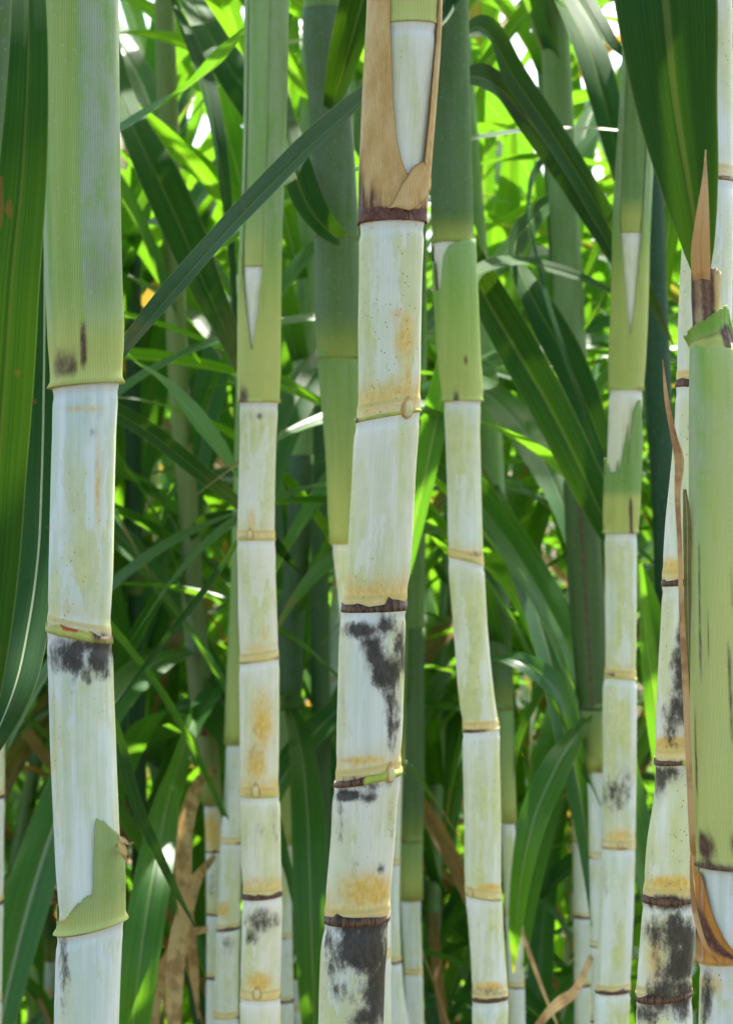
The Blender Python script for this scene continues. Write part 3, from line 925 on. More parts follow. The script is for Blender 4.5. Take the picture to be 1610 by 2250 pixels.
# --- second-row stalk right of the middle
build_stalk('S4', 2.08,
            [(-150, 965, 1030), (0, 962, 1026), (200, 957, 1028), (400, 950, 1033), (520, 952, 1038), (700, 962, 1046), (780, 967, 1049), (880, 976, 1056), (900, 976, 1055), (1050, 981, 1057), (1200, 984, 1061), (1235, 986, 1062),
             (1260, 986, 1064), (1400, 997, 1073), (1530, 1007, 1086), (1600, 1017, 1096), (1640, 1016, 1097), (1800, 1019, 1101), (1950, 1021, 1101), (2010, 1026, 1104), (2180, 1037, 1115), (2250, 1037, 1116)],
            [(100, 0, 'sheathed'), (535, 0, 'sheathed'), (882, 2, 'sheathed'), (1232, -9, 'yellow'), (1604, 4, 'thin'), (1970, -6, 'green'), (2195, 3, 'brown')],
            "slim whitish cane next to the central one, bent outward, green sheath above",
            ztop=2.7, spacing=0.12, tone=(0.7, 0.6), warm=0.25,
            blobs=[(1040, 1218, 26, 7, 'o', 1.2), (1045, 1218, 22, 6, 'k', 0.5), (1060, 1595, 30, 10, 'o', 1.0), (1075, 1955, 30, 12, 'o', 1.0), (1075, 2170, 40, 14, 'o', 0.8), (1070, 2180, 40, 12, 'k', 0.4),
                   (1060, 1080, 26, 120, 'g', 0.7), (1055, 1740, 24, 110, 'g', 1.0), (1040, 1450, 20, 100, 'g', 0.6), (1080, 2090, 26, 80, 'g', 0.7), (1062, 1880, 24, 30, 'k', 0.16), (1080, 2110, 30, 60, 'k', 0.14)],
            buds=[(1034, 1962, 0.9)],
            sheaths=[dict(row=535, back=-300, color=(0.75, 0, 0, 1), gap=0.0002, flare=0.001, paint=wrap_paint(0.2, 0.5, 0.8, 0.03, 4)),
                     dict(row=882, tab=[(950, 575), (957, 575), (962, 640), (966, 720), (969, 640), (974, 570), (985, 545), (1010, 532), (1030, 528), (1045, 526)], back=500, color=(0.12, 0, 0, 1), gap=0.0014, nth=110,
                          paint=lambda TH, h, S, Z: (0.9 * np.exp(-((np.degrees(TH) + 20) / 12) ** 2) * sst(h, 0.022, 0.004) * 0.9 + 0.8 * np.exp(-((np.degrees(TH) - 14) / 8) ** 2 - ((h - 0.038) / 0.006) ** 2), 0.55 * sst(h, 0.08, 0.16), 0.75 * sst(h, 0.14, 0.0)),
                          label="yellow-green sheath with a brown nick near its base")],
            sheath_from=-60, scol=(0.75, 0, 0, 1), crown_az=(60, 70), crown_n=14)

# --- second-row stalk further right
rem5 = [(1329, 1004), (1333, 1008), (1337, 1036), (1345, 1040), (1351, 1034), (1353, 1002), (1356, 1040), (1372, 1041), (1376, 925), (1386, 900), (1396, 880), (1401, 880)]
build_stalk('S5', 2.3,
            [(-150, 1378, 1440), (60, 1374, 1436), (200, 1368, 1434), (300, 1362, 1432), (450, 1353, 1425), (515, 1351, 1422), (700, 1346, 1417), (780, 1342, 1413), (858, 1340, 1410), (880, 1338, 1410), (1030, 1333, 1404),
             (1172, 1329, 1398), (1300, 1328, 1399), (1485, 1328, 1397), (1510, 1325, 1398), (1700, 1324, 1398), (1860, 1322, 1395), (2000, 1316, 1392), (2170, 1309, 1384), (2250, 1304, 1382)],
            [(130, 0, 'sheathed'), (515, 0, 'sheathed'), (858, 0, 'sheathed'), (1172, 0, 'sheathed'), (1490, -3, 'yellow'), (1862, 0, 'thin'), (2178, 2, 'brown')],
            "upright slim cane with a white V slit in its sheath and torn green cuff",
            ztop=2.8, spacing=0.15, tone=(0.65, 0.5), warm=0.1,
            blobs=[(1352, 1745, 34, 40, 'k', 0.5), (1370, 1700, 30, 50, 'k', 0.3), (1350, 1790, 30, 30, 'k', 0.22), (1345, 1480, 20, 9, 'o', 1.2), (1340, 1484, 16, 7, 'k', 0.7), (1330, 1940, 8, 40, 'k', 0.35),
                   (1362, 1350, 14, 130, 'g', 1.0), (1370, 1600, 22, 100, 'g', 0.9), (1355, 2010, 24, 90, 'g', 1.2), (1362, 2090, 24, 60, 'g', 1.2), (1352, 2050, 26, 90, 'k', 0.17), (1360, 1840, 40, 20, 'o', 0.6)],
            buds=[(1358, 1854, 0.8)],
            sheaths=[dict(row=515, back=-60, color=(0.5, 0, 0, 1), gap=0.0002, flare=0.0006, paint=lambda TH, h, S, Z: (0 * h, 0.4 + 0 * h, 0.9 * sst(h, 0.04, 0.015))),
                     dict(row=858, tab=[(1345, -300), (1357, -300), (1360, 505), (1368, 620), (1379, 745), (1393, 640), (1404, 515), (1407, -300), (1415, -300)], back=-300, color=(0.22, 0, 0, 1), nth=150, ns=40,
                          paint=lambda TH, h, S, Z: (0 * h, 0.9 * sst(h, 0.15, 0.21), 0.75 * sst(h, 0.19, 0.10)), label="pale green sheath slit by a white V"),
                     dict(row=1172, tab=rem5, back=1020, color=(0.3, 0, 0, 1), nth=150, ns=24, jag=0.001,
                          paint=lambda TH, h, S, Z: (1.1 * np.exp(-((np.degrees(TH) - 30 + h * 250) / 8) ** 2) * sst(h, 0.045, 0.03), 0.25 + 0 * h, 0.9 * sst(h, 0.046, 0.036)), label="torn green cuff of leaf sheath")],
            sheath_from=-60, scol=(0.5, 0, 0, 1), crown_az=(70, 70), crown_n=14)

# --- the mouldy stalk behind the green one at the right edge
W6 = 118
build_stalk('S6', 1.27,
            [(py, xl, xl + W6 + ex) for py, xl, ex in [(-150, 1500, -12), (300, 1502, -10), (515, 1498, -6), (700, 1489, 0), (850, 1486, 0), (900, 1484, 0), (1000, 1476, 0), (1150, 1461, 2), (1280, 1455, 0), (1310, 1455, 0),
             (1450, 1446, 0), (1600, 1440, 0), (1670, 1440, 0), (1720, 1440, -6), (1850, 1421, -4), (1950, 1414, -2), (1985, 1412, -2), (2010, 1411, 0), (2150, 1399, 2), (2250, 1398, 4)]],
            [(400, 0, 'thin'), (852, -4, 'brown'), (1282, 4, 'brown'), (1672, 6, 'half'), (1978, 2, 'brown'), (2190, 8, 'brown')],
            "blackened mouldy white cane half hidden behind the foreground green stalk",
            ztop=2.5, spacing=0.10, tone=(0.3, 0.5),
            blobs=[(1500, 1390, 10, 50, 'k', 0.7), (1495, 1470, 20, 70, 'k', 0.85), (1500, 1560, 34, 60, 'k', 0.95), (1475, 1590, 20, 50, 'k', 0.5), (1468, 1700, 44, 24, 'k', 0.9), (1445, 1730, 16, 30, 'k', 0.8),
                   (1470, 1985, 60, 16, 'k', 0.9), (1478, 2050, 50, 40, 'k', 1.0), (1500, 2110, 34, 60, 'k', 0.8), (1470, 2130, 44, 50, 'k', 0.55), (1450, 2190, 30, 40, 'k', 0.9), (1500, 2190, 26, 50, 'k', 0.9), (1420, 2230, 30, 24, 'k', 0.8),
                   (1510, 1340, 14, 30, 'k', 0.7), (1510, 940, 12, 40, 'k', 0.2), (1430, 1900, 10, 80, 'k', 0.25),
                   (1480, 1640, 50, 20, 'o', 1.2), (1490, 1250, 50, 24, 'o', 0.9), (1470, 1945, 50, 20, 'o', 1.1), (1505, 830, 30, 10, 'o', 1.1), (1440, 2110, 22, 70, 'o', 0.55), (1480, 1830, 14, 60, 'g', 0.6), (1497, 1500, 4, 60, 'g', 1.2)],
            crown_az=(72, 45), crown_n=18, sheath_from=-100, scol=(0.3, 0, 0, 1))

# --- stalk cut by the right edge, behind
build_stalk('S8', 1.38, [(-150, 1580, 1702), (0, 1579, 1700), (400, 1580, 1700), (700, 1584, 1704), (1200, 1600, 1722), (2250, 1640, 1765)],
            [(-300, 0, 'sheathed'), (55, 0, 'sheathed'), (408, 0, 'brown'), (780, 0, 'brown'), (1150, 0, 'brown'), (1500, 0, 'brown'), (1900, 0, 'brown')],
            "white cane cut by the photo's edge behind the big tapering blade",
            ztop=2.5, spacing=0.11, tone=(0.35, 0.4), hi=True,
            blobs=[(1590, 470, 20, 40, 'k', 0.35), (1592, 560, 16, 80, 'k', 0.22), (1600, 425, 40, 12, 'k', 0.5), (1600, 250, 30, 100, 'g', 0.6)],
            sheaths=[dict(row=55, back=-420, color=(0, 0, 0, 1), paint=lambda TH, h, S, Z: (0.5 * sst(h, 0.004, 0.012) * sst(np.degrees(TH), -40, -60), 0.1 + 0 * h, 0.95 + 0 * h))],
            sheath_from=-290, crown_az=(72, 45), crown_n=18, scol=(0.2, 0, 0, 1))

# --- the green sheathed stalk in front at the right edge
def s7_paint(TH, h, S, Z):
    th = np.degrees(TH)
    rs = wob(TH, 5, 3, 1.0)
    b = 1.2 * np.exp(-((th + 52) / 20) ** 2 - ((h - 0.011) / 0.008) ** 2) + 1.1 * np.exp(-((th - 12) / 16) ** 2 - ((h - 0.014) / 0.009) ** 2) + 0.7 * sst(h, 0.005, 0.001) + 0.25 * np.clip(wob(TH * 2 + h * 40, 12, 2, 1.3), 0, 1)
    for (a, z0, z1, wd) in ((-48, 0.09, 0.17, 4), (-30, 0.10, 0.14, 3), (-12, 0.165, 0.185, 5), (8, 0.06, 0.12, 5), (-66, 0.03, 0.09, 4), (20, 0.13, 0.16, 4)):
        b = b + 0.75 * np.exp(-((th - a) / wd) ** 2) * sst(h, z0 - 0.01, z0 + 0.02) * sst(h, z1 + 0.01, z1 - 0.02)
    w = np.clip(0.35 + 0.5 * sst(th, -35, -60) + 0.35 * wob(TH + h * 25, 4, 2, 1.0) + 0.6 * sst(h, 0.19, 0.22) * sst(h, 0.245, 0.225), 0, 1) * sst(h, 0.02, 0.08)
    y = np.clip(0.9 * sst(h, 0.27, 0.04) + 0.45 * sst(th, -50, -5), 0, 1)
    return b, w, y

build_stalk('S7', 1.12,
            [(-150, 1570, 1610), (300, 1548, 1592), (560, 1528, 1576), (700, 1527, 1580), (770, 1525, 1602), (1000, 1524, 1612), (1500, 1526, 1640), (1700, 1530, 1652), (1900, 1536, 1662), (2105, 1536, 1662), (2140, 1538, 1660), (2250, 1534, 1658)],
            [(1240, 0, 'sheathed'), (2108, 6, 'thin'), (2520, 0, 'brown')],
            "green sheathed cane in front at the photo's edge, torn white and orange near its foot",
            ztop=1.425, spacing=0.125, tone=(0.3, 0.5),
            blobs=[(1555, 2180, 14, 60, 'k', 0.6), (1560, 2160, 30, 30, 'o', 0.6), (1548, 2230, 10, 40, 'k', 0.5), (1590, 2210, 20, 20, 'g', 0.6)],
            sheaths=[dict(row=1905, tab=[(1523, 745), (1530, 742), (1560, 748), (1590, 752), (1604, 760)], back=760, tilt=-3, paint=s7_paint, gap=0.0008, flare=0.0010, ns=70, label="pale green sheath with purple streaks"),
                     dict(row=2105, tab=[(1536, 1910), (1542, 1925), (1550, 1965), (1562, 2010), (1580, 2050), (1600, 2078), (1640, 2096)], back=1930, tilt=6, color=(0, 1, 0.85, 1), gap=0.0005, flare=0.0012, nth=120,
                          paint=lambda TH, h, S, Z: (1.1 * np.exp(-((S - 0.45) / 0.22) ** 2), 0 * h, 0 * h), label="torn orange brown base of the sheath"),
                     dict(row=768, tab=[(1527, 590), (1545, 582), (1560, 588), (1577, 600)], back=590, color=(0.1, 0.9, 0, 1), gap=0.0004, flare=0.0, ns=20, jag=0.002,
                          paint=lambda TH, h, S, Z: (0.75 + 0.4 * wob(TH * 2, 8, 2, 1) - 0.5 * sst(np.degrees(TH), 10, 40), 0 * h, 0 * h), label="dry brown sheath tip")],
            crown_n=0)

# --- stalks seen only in part or farther back
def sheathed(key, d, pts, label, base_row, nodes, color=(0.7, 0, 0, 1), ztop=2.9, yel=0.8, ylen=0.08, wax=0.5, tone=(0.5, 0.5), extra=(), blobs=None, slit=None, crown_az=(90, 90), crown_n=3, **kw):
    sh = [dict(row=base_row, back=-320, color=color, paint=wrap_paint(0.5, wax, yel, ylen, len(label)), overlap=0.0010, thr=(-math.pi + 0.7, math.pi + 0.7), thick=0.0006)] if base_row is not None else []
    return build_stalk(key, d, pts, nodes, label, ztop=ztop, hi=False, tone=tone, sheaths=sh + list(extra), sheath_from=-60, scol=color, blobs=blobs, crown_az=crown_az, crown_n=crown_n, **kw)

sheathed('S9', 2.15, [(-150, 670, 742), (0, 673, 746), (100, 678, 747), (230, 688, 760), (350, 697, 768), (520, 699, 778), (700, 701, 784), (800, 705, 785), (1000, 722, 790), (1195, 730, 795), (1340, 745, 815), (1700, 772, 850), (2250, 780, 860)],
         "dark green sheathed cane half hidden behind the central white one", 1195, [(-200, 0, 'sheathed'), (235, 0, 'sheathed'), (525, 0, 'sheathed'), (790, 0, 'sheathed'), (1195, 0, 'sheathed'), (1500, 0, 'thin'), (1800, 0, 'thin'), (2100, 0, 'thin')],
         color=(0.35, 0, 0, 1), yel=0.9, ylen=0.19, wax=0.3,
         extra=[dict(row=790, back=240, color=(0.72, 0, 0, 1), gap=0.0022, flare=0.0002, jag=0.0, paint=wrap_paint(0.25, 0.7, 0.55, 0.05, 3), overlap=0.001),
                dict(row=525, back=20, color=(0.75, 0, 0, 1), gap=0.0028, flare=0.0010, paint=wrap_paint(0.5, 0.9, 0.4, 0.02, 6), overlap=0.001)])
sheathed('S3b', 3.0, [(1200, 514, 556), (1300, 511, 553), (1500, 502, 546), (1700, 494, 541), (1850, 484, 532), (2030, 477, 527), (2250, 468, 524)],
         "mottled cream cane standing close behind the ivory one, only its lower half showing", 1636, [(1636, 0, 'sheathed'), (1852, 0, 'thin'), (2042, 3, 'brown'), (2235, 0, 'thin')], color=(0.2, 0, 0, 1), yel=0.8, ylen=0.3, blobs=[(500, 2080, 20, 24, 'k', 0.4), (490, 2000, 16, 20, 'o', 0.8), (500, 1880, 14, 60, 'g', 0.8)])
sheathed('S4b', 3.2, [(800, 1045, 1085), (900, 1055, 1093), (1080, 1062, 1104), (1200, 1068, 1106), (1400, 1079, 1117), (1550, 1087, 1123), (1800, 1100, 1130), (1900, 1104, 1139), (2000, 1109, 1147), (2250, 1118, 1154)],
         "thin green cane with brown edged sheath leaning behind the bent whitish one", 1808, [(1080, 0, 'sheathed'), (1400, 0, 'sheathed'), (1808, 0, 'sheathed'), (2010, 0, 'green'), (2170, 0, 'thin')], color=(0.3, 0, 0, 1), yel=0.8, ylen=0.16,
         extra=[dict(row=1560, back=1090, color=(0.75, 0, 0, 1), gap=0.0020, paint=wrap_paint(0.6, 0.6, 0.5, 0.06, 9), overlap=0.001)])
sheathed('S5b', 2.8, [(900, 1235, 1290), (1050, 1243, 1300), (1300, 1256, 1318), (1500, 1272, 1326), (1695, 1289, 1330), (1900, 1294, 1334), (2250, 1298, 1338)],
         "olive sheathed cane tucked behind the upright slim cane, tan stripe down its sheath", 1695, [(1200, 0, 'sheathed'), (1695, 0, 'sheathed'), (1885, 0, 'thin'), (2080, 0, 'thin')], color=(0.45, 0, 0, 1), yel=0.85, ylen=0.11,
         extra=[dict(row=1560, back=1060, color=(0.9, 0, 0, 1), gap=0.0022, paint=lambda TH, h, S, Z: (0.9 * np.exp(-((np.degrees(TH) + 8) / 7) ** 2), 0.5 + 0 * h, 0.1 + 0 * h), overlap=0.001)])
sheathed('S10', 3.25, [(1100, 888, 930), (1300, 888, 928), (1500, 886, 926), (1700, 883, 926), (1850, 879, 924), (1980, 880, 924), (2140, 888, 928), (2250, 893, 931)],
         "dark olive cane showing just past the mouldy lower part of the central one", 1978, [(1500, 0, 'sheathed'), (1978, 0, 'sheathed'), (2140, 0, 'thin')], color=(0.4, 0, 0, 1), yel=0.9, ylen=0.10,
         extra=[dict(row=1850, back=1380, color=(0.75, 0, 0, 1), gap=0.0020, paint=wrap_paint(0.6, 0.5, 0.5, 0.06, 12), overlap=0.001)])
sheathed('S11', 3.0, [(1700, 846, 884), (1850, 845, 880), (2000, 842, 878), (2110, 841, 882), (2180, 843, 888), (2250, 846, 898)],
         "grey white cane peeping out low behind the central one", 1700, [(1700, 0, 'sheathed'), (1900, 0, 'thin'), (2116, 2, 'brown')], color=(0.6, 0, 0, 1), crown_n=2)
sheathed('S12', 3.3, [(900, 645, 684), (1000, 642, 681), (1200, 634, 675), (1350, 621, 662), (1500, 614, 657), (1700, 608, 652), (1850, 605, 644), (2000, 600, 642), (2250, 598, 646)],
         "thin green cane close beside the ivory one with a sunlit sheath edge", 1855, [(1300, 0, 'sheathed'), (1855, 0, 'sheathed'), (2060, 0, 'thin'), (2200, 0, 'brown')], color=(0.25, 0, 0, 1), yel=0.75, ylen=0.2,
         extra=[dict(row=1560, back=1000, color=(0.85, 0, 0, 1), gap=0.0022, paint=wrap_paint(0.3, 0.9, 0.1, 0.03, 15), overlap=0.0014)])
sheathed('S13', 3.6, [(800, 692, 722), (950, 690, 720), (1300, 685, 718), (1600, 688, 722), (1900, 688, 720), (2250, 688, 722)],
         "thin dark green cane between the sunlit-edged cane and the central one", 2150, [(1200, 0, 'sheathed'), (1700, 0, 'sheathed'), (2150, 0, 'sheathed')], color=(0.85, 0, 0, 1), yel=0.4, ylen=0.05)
sheathed('S14', 3.4, [(700, 368, 404), (950, 381, 414), (1160, 400, 434), (1300, 405, 440), (1500, 419, 460), (1600, 432, 470), (1750, 447, 483), (2000, 453, 490), (2250, 452, 490)],
         "leaning brownish cane with dark nodes in the gap beside the pale left stalk", 1770, [(1180, 0, 'sheathed'), (1610, 0, 'sheathed'), (1770, 0, 'brown'), (1872, 0, 'brown'), (2010, 0, 'brown'), (2150, 0, 'brown')], color=(0.6, 0.15, 0, 1), yel=0.4, ylen=0.08, blobs=[(465, 1830, 20, 50, 'o', 0.8), (470, 1950, 20, 40, 'k', 0.3)],
         extra=[dict(row=1615, back=1170, color=(0.7, 0.1, 0, 1), gap=0.0022, paint=wrap_paint(0.9, 0.6, 0.2, 0.04, 21), overlap=0.001)])
sheathed('S16', 3.3, [(-150, 1160, 1208), (0, 1167, 1215), (135, 1182, 1222), (300, 1194, 1236), (420, 1203, 1248), (600, 1212, 1258), (800, 1225, 1268), (1100, 1240, 1282), (2250, 1262, 1304)],
         "bluish grey cane with yellow collars against the bright sky gap", 700, [(135, 0, 'sheathed'), (430, 0, 'sheathed'), (900, 0, 'sheathed'), (1300, 0, 'thin'), (1700, 0, 'thin')], color=(0.8, 0, 0, 1), wax=1.0, yel=0.7, ylen=0.06,
         extra=[dict(row=435, back=130, color=(0.55, 0, 0, 1), gap=0.002, paint=wrap_paint(0.6, 1.0, 0.1, 0.02, 30)), dict(row=135, back=-300, color=(0.1, 0, 0, 1), gap=0.003, paint=wrap_paint(0.1, 0.1, 0.8, 0.2, 31))])
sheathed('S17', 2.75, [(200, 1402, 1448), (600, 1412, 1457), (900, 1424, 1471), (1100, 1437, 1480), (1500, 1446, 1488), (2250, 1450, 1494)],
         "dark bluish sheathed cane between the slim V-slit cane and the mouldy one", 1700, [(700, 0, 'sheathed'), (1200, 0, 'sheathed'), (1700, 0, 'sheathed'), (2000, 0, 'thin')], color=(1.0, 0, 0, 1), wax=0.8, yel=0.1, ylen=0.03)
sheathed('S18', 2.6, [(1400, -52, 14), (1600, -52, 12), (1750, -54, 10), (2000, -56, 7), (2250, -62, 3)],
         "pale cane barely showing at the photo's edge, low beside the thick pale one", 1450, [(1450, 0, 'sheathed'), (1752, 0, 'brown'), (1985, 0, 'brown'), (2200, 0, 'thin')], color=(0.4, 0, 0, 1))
sheathed('S0', 1.3, [(-150, -58, 32), (0, -60, 28), (200, -62, 27), (400, -76, 12), (500, -86, 2), (900, -120, -32), (2250, -160, -66)],
         "grey green cane with a brown sheath margin in the photo's upper corner", 900, [(300, 0, 'sheathed'), (900, 0, 'sheathed'), (1300, 0, 'thin'), (1700, 0, 'brown')], color=(0.7, 0, 0, 1), wax=1.0, ztop=2.6, crown_az=(72, 45), crown_n=18)
#PART3
# ------------------------------------------------------------------ single leaf blades of those stalks
def blade(key, path, normal=(0, -0.9, 0.4), color=(0.4, 0, 0.2, 1), fold=0.3, wave=0.12, twist=0.0, twist0=0.0, n=44, spots=None, name="leaf_blade", label=None, seed=None):
    """path: (photo column, photo row, distance, width in photo pixels)"""
    rt, axis, base, d = STALKS[key]
    P = [px2w(a, b, c) for a, b, c, w in path]
    W = [w / FPX * c for a, b, c, w in path]
    sd = seed if seed is not None else int(abs(path[0][0] * 3 + path[1][1] * 7)) + len(path)
    me = leaf_mesh(P, W, normal, n=n, fold=fold, wave=wave, twist=twist, twist0=twist0, seed=sd, base=base, spots=spots, name=name,
                   mat=M_LEAF_FAR if (color[2] >= 0.5 and path[len(path) // 2][2] > 1.9) else None)
    o = link(name, me, rt, color)
    if label:
        o["label"] = label
    return o


# foreground, right edge
blade('S7', [(1541, 606, 1.10, 34), (1533, 540, 1.085, 72), (1512, 400, 1.07, 132), (1482, 210, 1.06, 186), (1462, 0, 1.05, 226), (1440, -250, 1.06, 240), (1420, -520, 1.10, 220), (1400, -800, 1.2, 150), (1390, -1000, 1.3, 20)],
      normal=(-0.10, -1, 0.1), color=(0.75, 0, 0.12, 1), fold=0.22, wave=0.05, spots=[(0.93, 0.235, 0.07, 0.012)], label="broad dark green blade narrowing to a dry collar", n=60)
blade('S7', [(1541, 612, 1.075, 40), (1539, 560, 1.068, 44), (1543, 480, 1.06, 32), (1548, 400, 1.058, 14), (1550, 328, 1.06, 2)], normal=(-0.2, -1, 0), color=(0, 1, 0, 1), fold=0.35, wave=0.05, n=24, name="dry_spike", label="pointed tan dry spike on the collar")
blade('S7', [(1456, 790, 1.10, 3), (1466, 880, 1.10, 13), (1482, 960, 1.10, 17), (1494, 1008, 1.10, 26), (1490, 1075, 1.10, 18), (1494, 1200, 1.10, 13), (1498, 1350, 1.10, 14), (1506, 1500, 1.105, 16), (1514, 1700, 1.11, 14), (1524, 1890, 1.12, 12), (1532, 1960, 1.13, 8)],
      normal=(-0.5, -1, 0), color=(0, 1, 0, 1), fold=0.55, wave=0.2, n=60, name="dry_sheath_strip", label="thin dry tan strip peeling from the green stalk")
blade('S7', [(1504, 1075, 1.115, 8), (1508, 1120, 1.115, 17), (1510, 1250, 1.115, 17), (1512, 1400, 1.118, 16), (1518, 1520, 1.12, 12), (1526, 1640, 1.125, 6)], normal=(-0.2, -1, 0), color=(0, 0.3, 1, 1), fold=0.3, wave=0.1, n=40, name="sheath_edge")
blade('S7', [(1517, 1878, 1.10, 3), (1520, 1940, 1.095, 10), (1528, 2010, 1.095, 14), (1548, 2075, 1.095, 10), (1580, 2120, 1.10, 4)], normal=(-0.6, -1, 0), color=(0, 1, 0, 1), fold=0.4, n=24, name="dry_sheath_strip")
_rt, _ax, _bs, _d = STALKS['S7']
o = make_sheath(_ax, _bs, _rt, zof(772, _d), tab_top(_ax, _d, [(1518, 738), (1528, 722), (1545, 706), (1562, 684), (1572, 670), (1585, 682), (1598, 704), (1604, 722)], 730), nth=90, ns=16, gap=0.0016, flare=0.0,
                color=(0.1, 0, 0, 1), name="leaf_stump", lift=lambda TH, S, h: 0.0030 * S ** 1.5 + 0.0012 * wob(TH, 9, 3, 1.0) * S, jag=0.0012,
                paint=lambda TH, h, S, Z: (1.2 * sst(np.degrees(TH), 10, 40) * sst(S, 0.85, 0.3) + 0.5 * np.exp(-((S - 0.45) / 0.12) ** 2), 0 * h, 0.9 * sst(S, 0.65, 0.3)))
o["label"] = "cut leaf stump, yellow green with a brown side"

# frayed fibres on the torn sheath of the left stalk
for path in ([(258, 1838, 1.185, 5), (272, 1846, 1.172, 9), (283, 1856, 1.166, 7), (294, 1850, 1.16, 2)], [(260, 1850, 1.185, 8), (272, 1868, 1.172, 14), (281, 1880, 1.168, 6), (286, 1872, 1.166, 2)],
             [(262, 1868, 1.185, 6), (274, 1884, 1.172, 9), (280, 1898, 1.17, 2)]):
    blade('S1', path, normal=(0.3, -1, 0.2), color=(0, 0.75, 1, 1), fold=0.3, wave=0.3, n=12, name="frayed_fibre")

# foreground, left edge
blade('S0', [(20, -330, 1.24, 40), (48, -180, 1.14, 60), (63, 0, 1.08, 76), (60, 200, 1.05, 92), (48, 400, 1.04, 108), (26, 620, 1.03, 122), (12, 830, 1.03, 126), (-4, 1030, 1.03, 126), (-22, 1270, 1.03, 124), (-46, 1500, 1.03, 104), (-70, 1700, 1.04, 60), (-84, 1830, 1.05, 8)],
      normal=(0.15, -1, 0.1), color=(0.15, 0, 0.02, 1), fold=0.18, wave=0.04, n=80, spots=[(0.88, 0.502, 0.22, 0.010), (0.84, 0.525, 0.30, 0.012), (0.35, 0.517, 0.10, 0.008), (0.98, 0.548, 0.08, 0.022)], label="broad green blade hanging at the photo's edge with a brown hole")
blade('S0', [(60, -200, 1.35, 30), (92, 100, 1.38, 50), (98, 450, 1.38, 70), (97, 800, 1.36, 78), (92, 1050, 1.32, 84), (84, 1220, 1.28, 88), (62, 1380, 1.24, 92), (26, 1530, 1.20, 80), (-30, 1660, 1.18, 40), (-70, 1740, 1.17, 5)],
      normal=(0.3, -1, 0.15), color=(0.9, 0, 0.9, 1), fold=0.15, wave=0.10, n=70, label="greyish blade with a whitish midrib behind the broad one")

# the long diagonal blade and other leaves of the second row
blade('S4', [(1012, -90, 2.07, 32), (1000, 10, 2.02, 54), (940, 88, 1.95, 73), (800, 214, 1.78, 88), (660, 338, 1.68, 93), (530, 470, 1.60, 88), (400, 614, 1.52, 71), (310, 722, 1.48, 51), (262, 784, 1.46, 34), (205, 858, 1.45, 5)],
      normal=(-0.455, -0.85, -0.005), color=(1.0, 0, 0.05, 1), fold=0.42, wave=0.05, n=60, label="long dark blade crossing diagonally behind the central cane")
blade('S9', [(724, 240, 2.10, 34), (740, 200, 2.07, 62), (765, 110, 2.03, 88), (795, 0, 2.0, 96), (830, -130, 2.02, 90), (880, -280, 2.1, 70), (930, -420, 2.25, 10)], normal=(-0.39, -1, -0.04), color=(0.2, 0, 0.05, 1), fold=0.3, n=40)
blade('S9', [(748, 525, 2.10, 40), (722, 508, 2.08, 56), (684, 462, 2.09, 76), (652, 390, 2.12, 84), (628, 300, 2.16, 80), (600, 170, 2.25, 64), (575, 40, 2.35, 40), (560, -100, 2.45, 5)], normal=(0.455, -1, -0.03), color=(0.25, 0, 0.1, 1), fold=0.3, n=40)
blade('S14', [(300, -230, 3.25, 30), (235, -60, 2.9, 60), (238, 110, 2.65, 84), (280, 250, 2.55, 96), (338, 370, 2.5, 104), (398, 500, 2.5, 98), (450, 625, 2.5, 80), (505, 750, 2.5, 50), (535, 840, 2.5, 6)], normal=(0.65, -1, -0.02), color=(0.2, 0, 0.05, 1), fold=0.25, n=50)
blade('S14', [(330, -200, 3.3, 30), (345, -90, 3.05, 52), (400, 50, 2.85, 66), (450, 180, 2.75, 64), (480, 330, 2.7, 54), (500, 480, 2.7, 42), (512, 620, 2.7, 26), (517, 800, 2.7, 4)], normal=(0.65, -1, -0.04), color=(1, 0, 0.1, 1), fold=0.25, n=44, twist=0.5)
blade('S14', [(325, -240, 3.3, 34), (372, -90, 2.95, 62), (448, 50, 2.7, 82), (520, 170, 2.6, 86), (600, 300, 2.6, 72), (680, 440, 2.65, 40), (730, 540, 2.7, 5)], normal=(0.39, -1, -0.01), color=(0.5, 0.0, 0.0, 1), fold=0.3, n=44)
blade('S3', [(556, 50, 2.05, 26), (515, 90, 2.12, 50), (440, 168, 2.25, 66), (350, 232, 2.35, 66), (262, 284, 2.4, 54), (180, 325, 2.45, 30), (120, 350, 2.5, 4)], normal=(-0.1, -0.8, 0.8), color=(1, 0, 0.5, 1), fold=0.25, n=36)
blade('S3', [(548, 1150, 2.02, 10), (500, 1225, 2.08, 16), (440, 1310, 2.15, 17), (350, 1425, 2.25, 16), (285, 1510, 2.3, 10), (240, 1570, 2.3, 2)], normal=(-0.65, -1, -0.02), color=(1, 0, 0, 1), fold=0.5, n=30)
blade('S4', [(1016, 70, 2.08, 30), (1052, 58, 2.12, 54), (1130, 168, 2.25, 66), (1250, 348, 2.4, 66), (1340, 500, 2.5, 54), (1430, 660, 2.6, 30), (1480, 760, 2.65, 4)], normal=(0.39, -1, -0.02), color=(0.6, 0, 0.05, 1), fold=0.25, n=44)
blade('S4', [(1010, 168, 2.10, 34), (1052, 168, 2.16, 62), (1096, 192, 2.25, 70), (1160, 262, 2.35, 74), (1240, 370, 2.45, 78), (1300, 470, 2.5, 70), (1350, 560, 2.55, 48), (1420, 690, 2.6, 4)], normal=(0.39, -1, -0.01), color=(0.2, 0, 0.05, 1), fold=0.25, n=44)
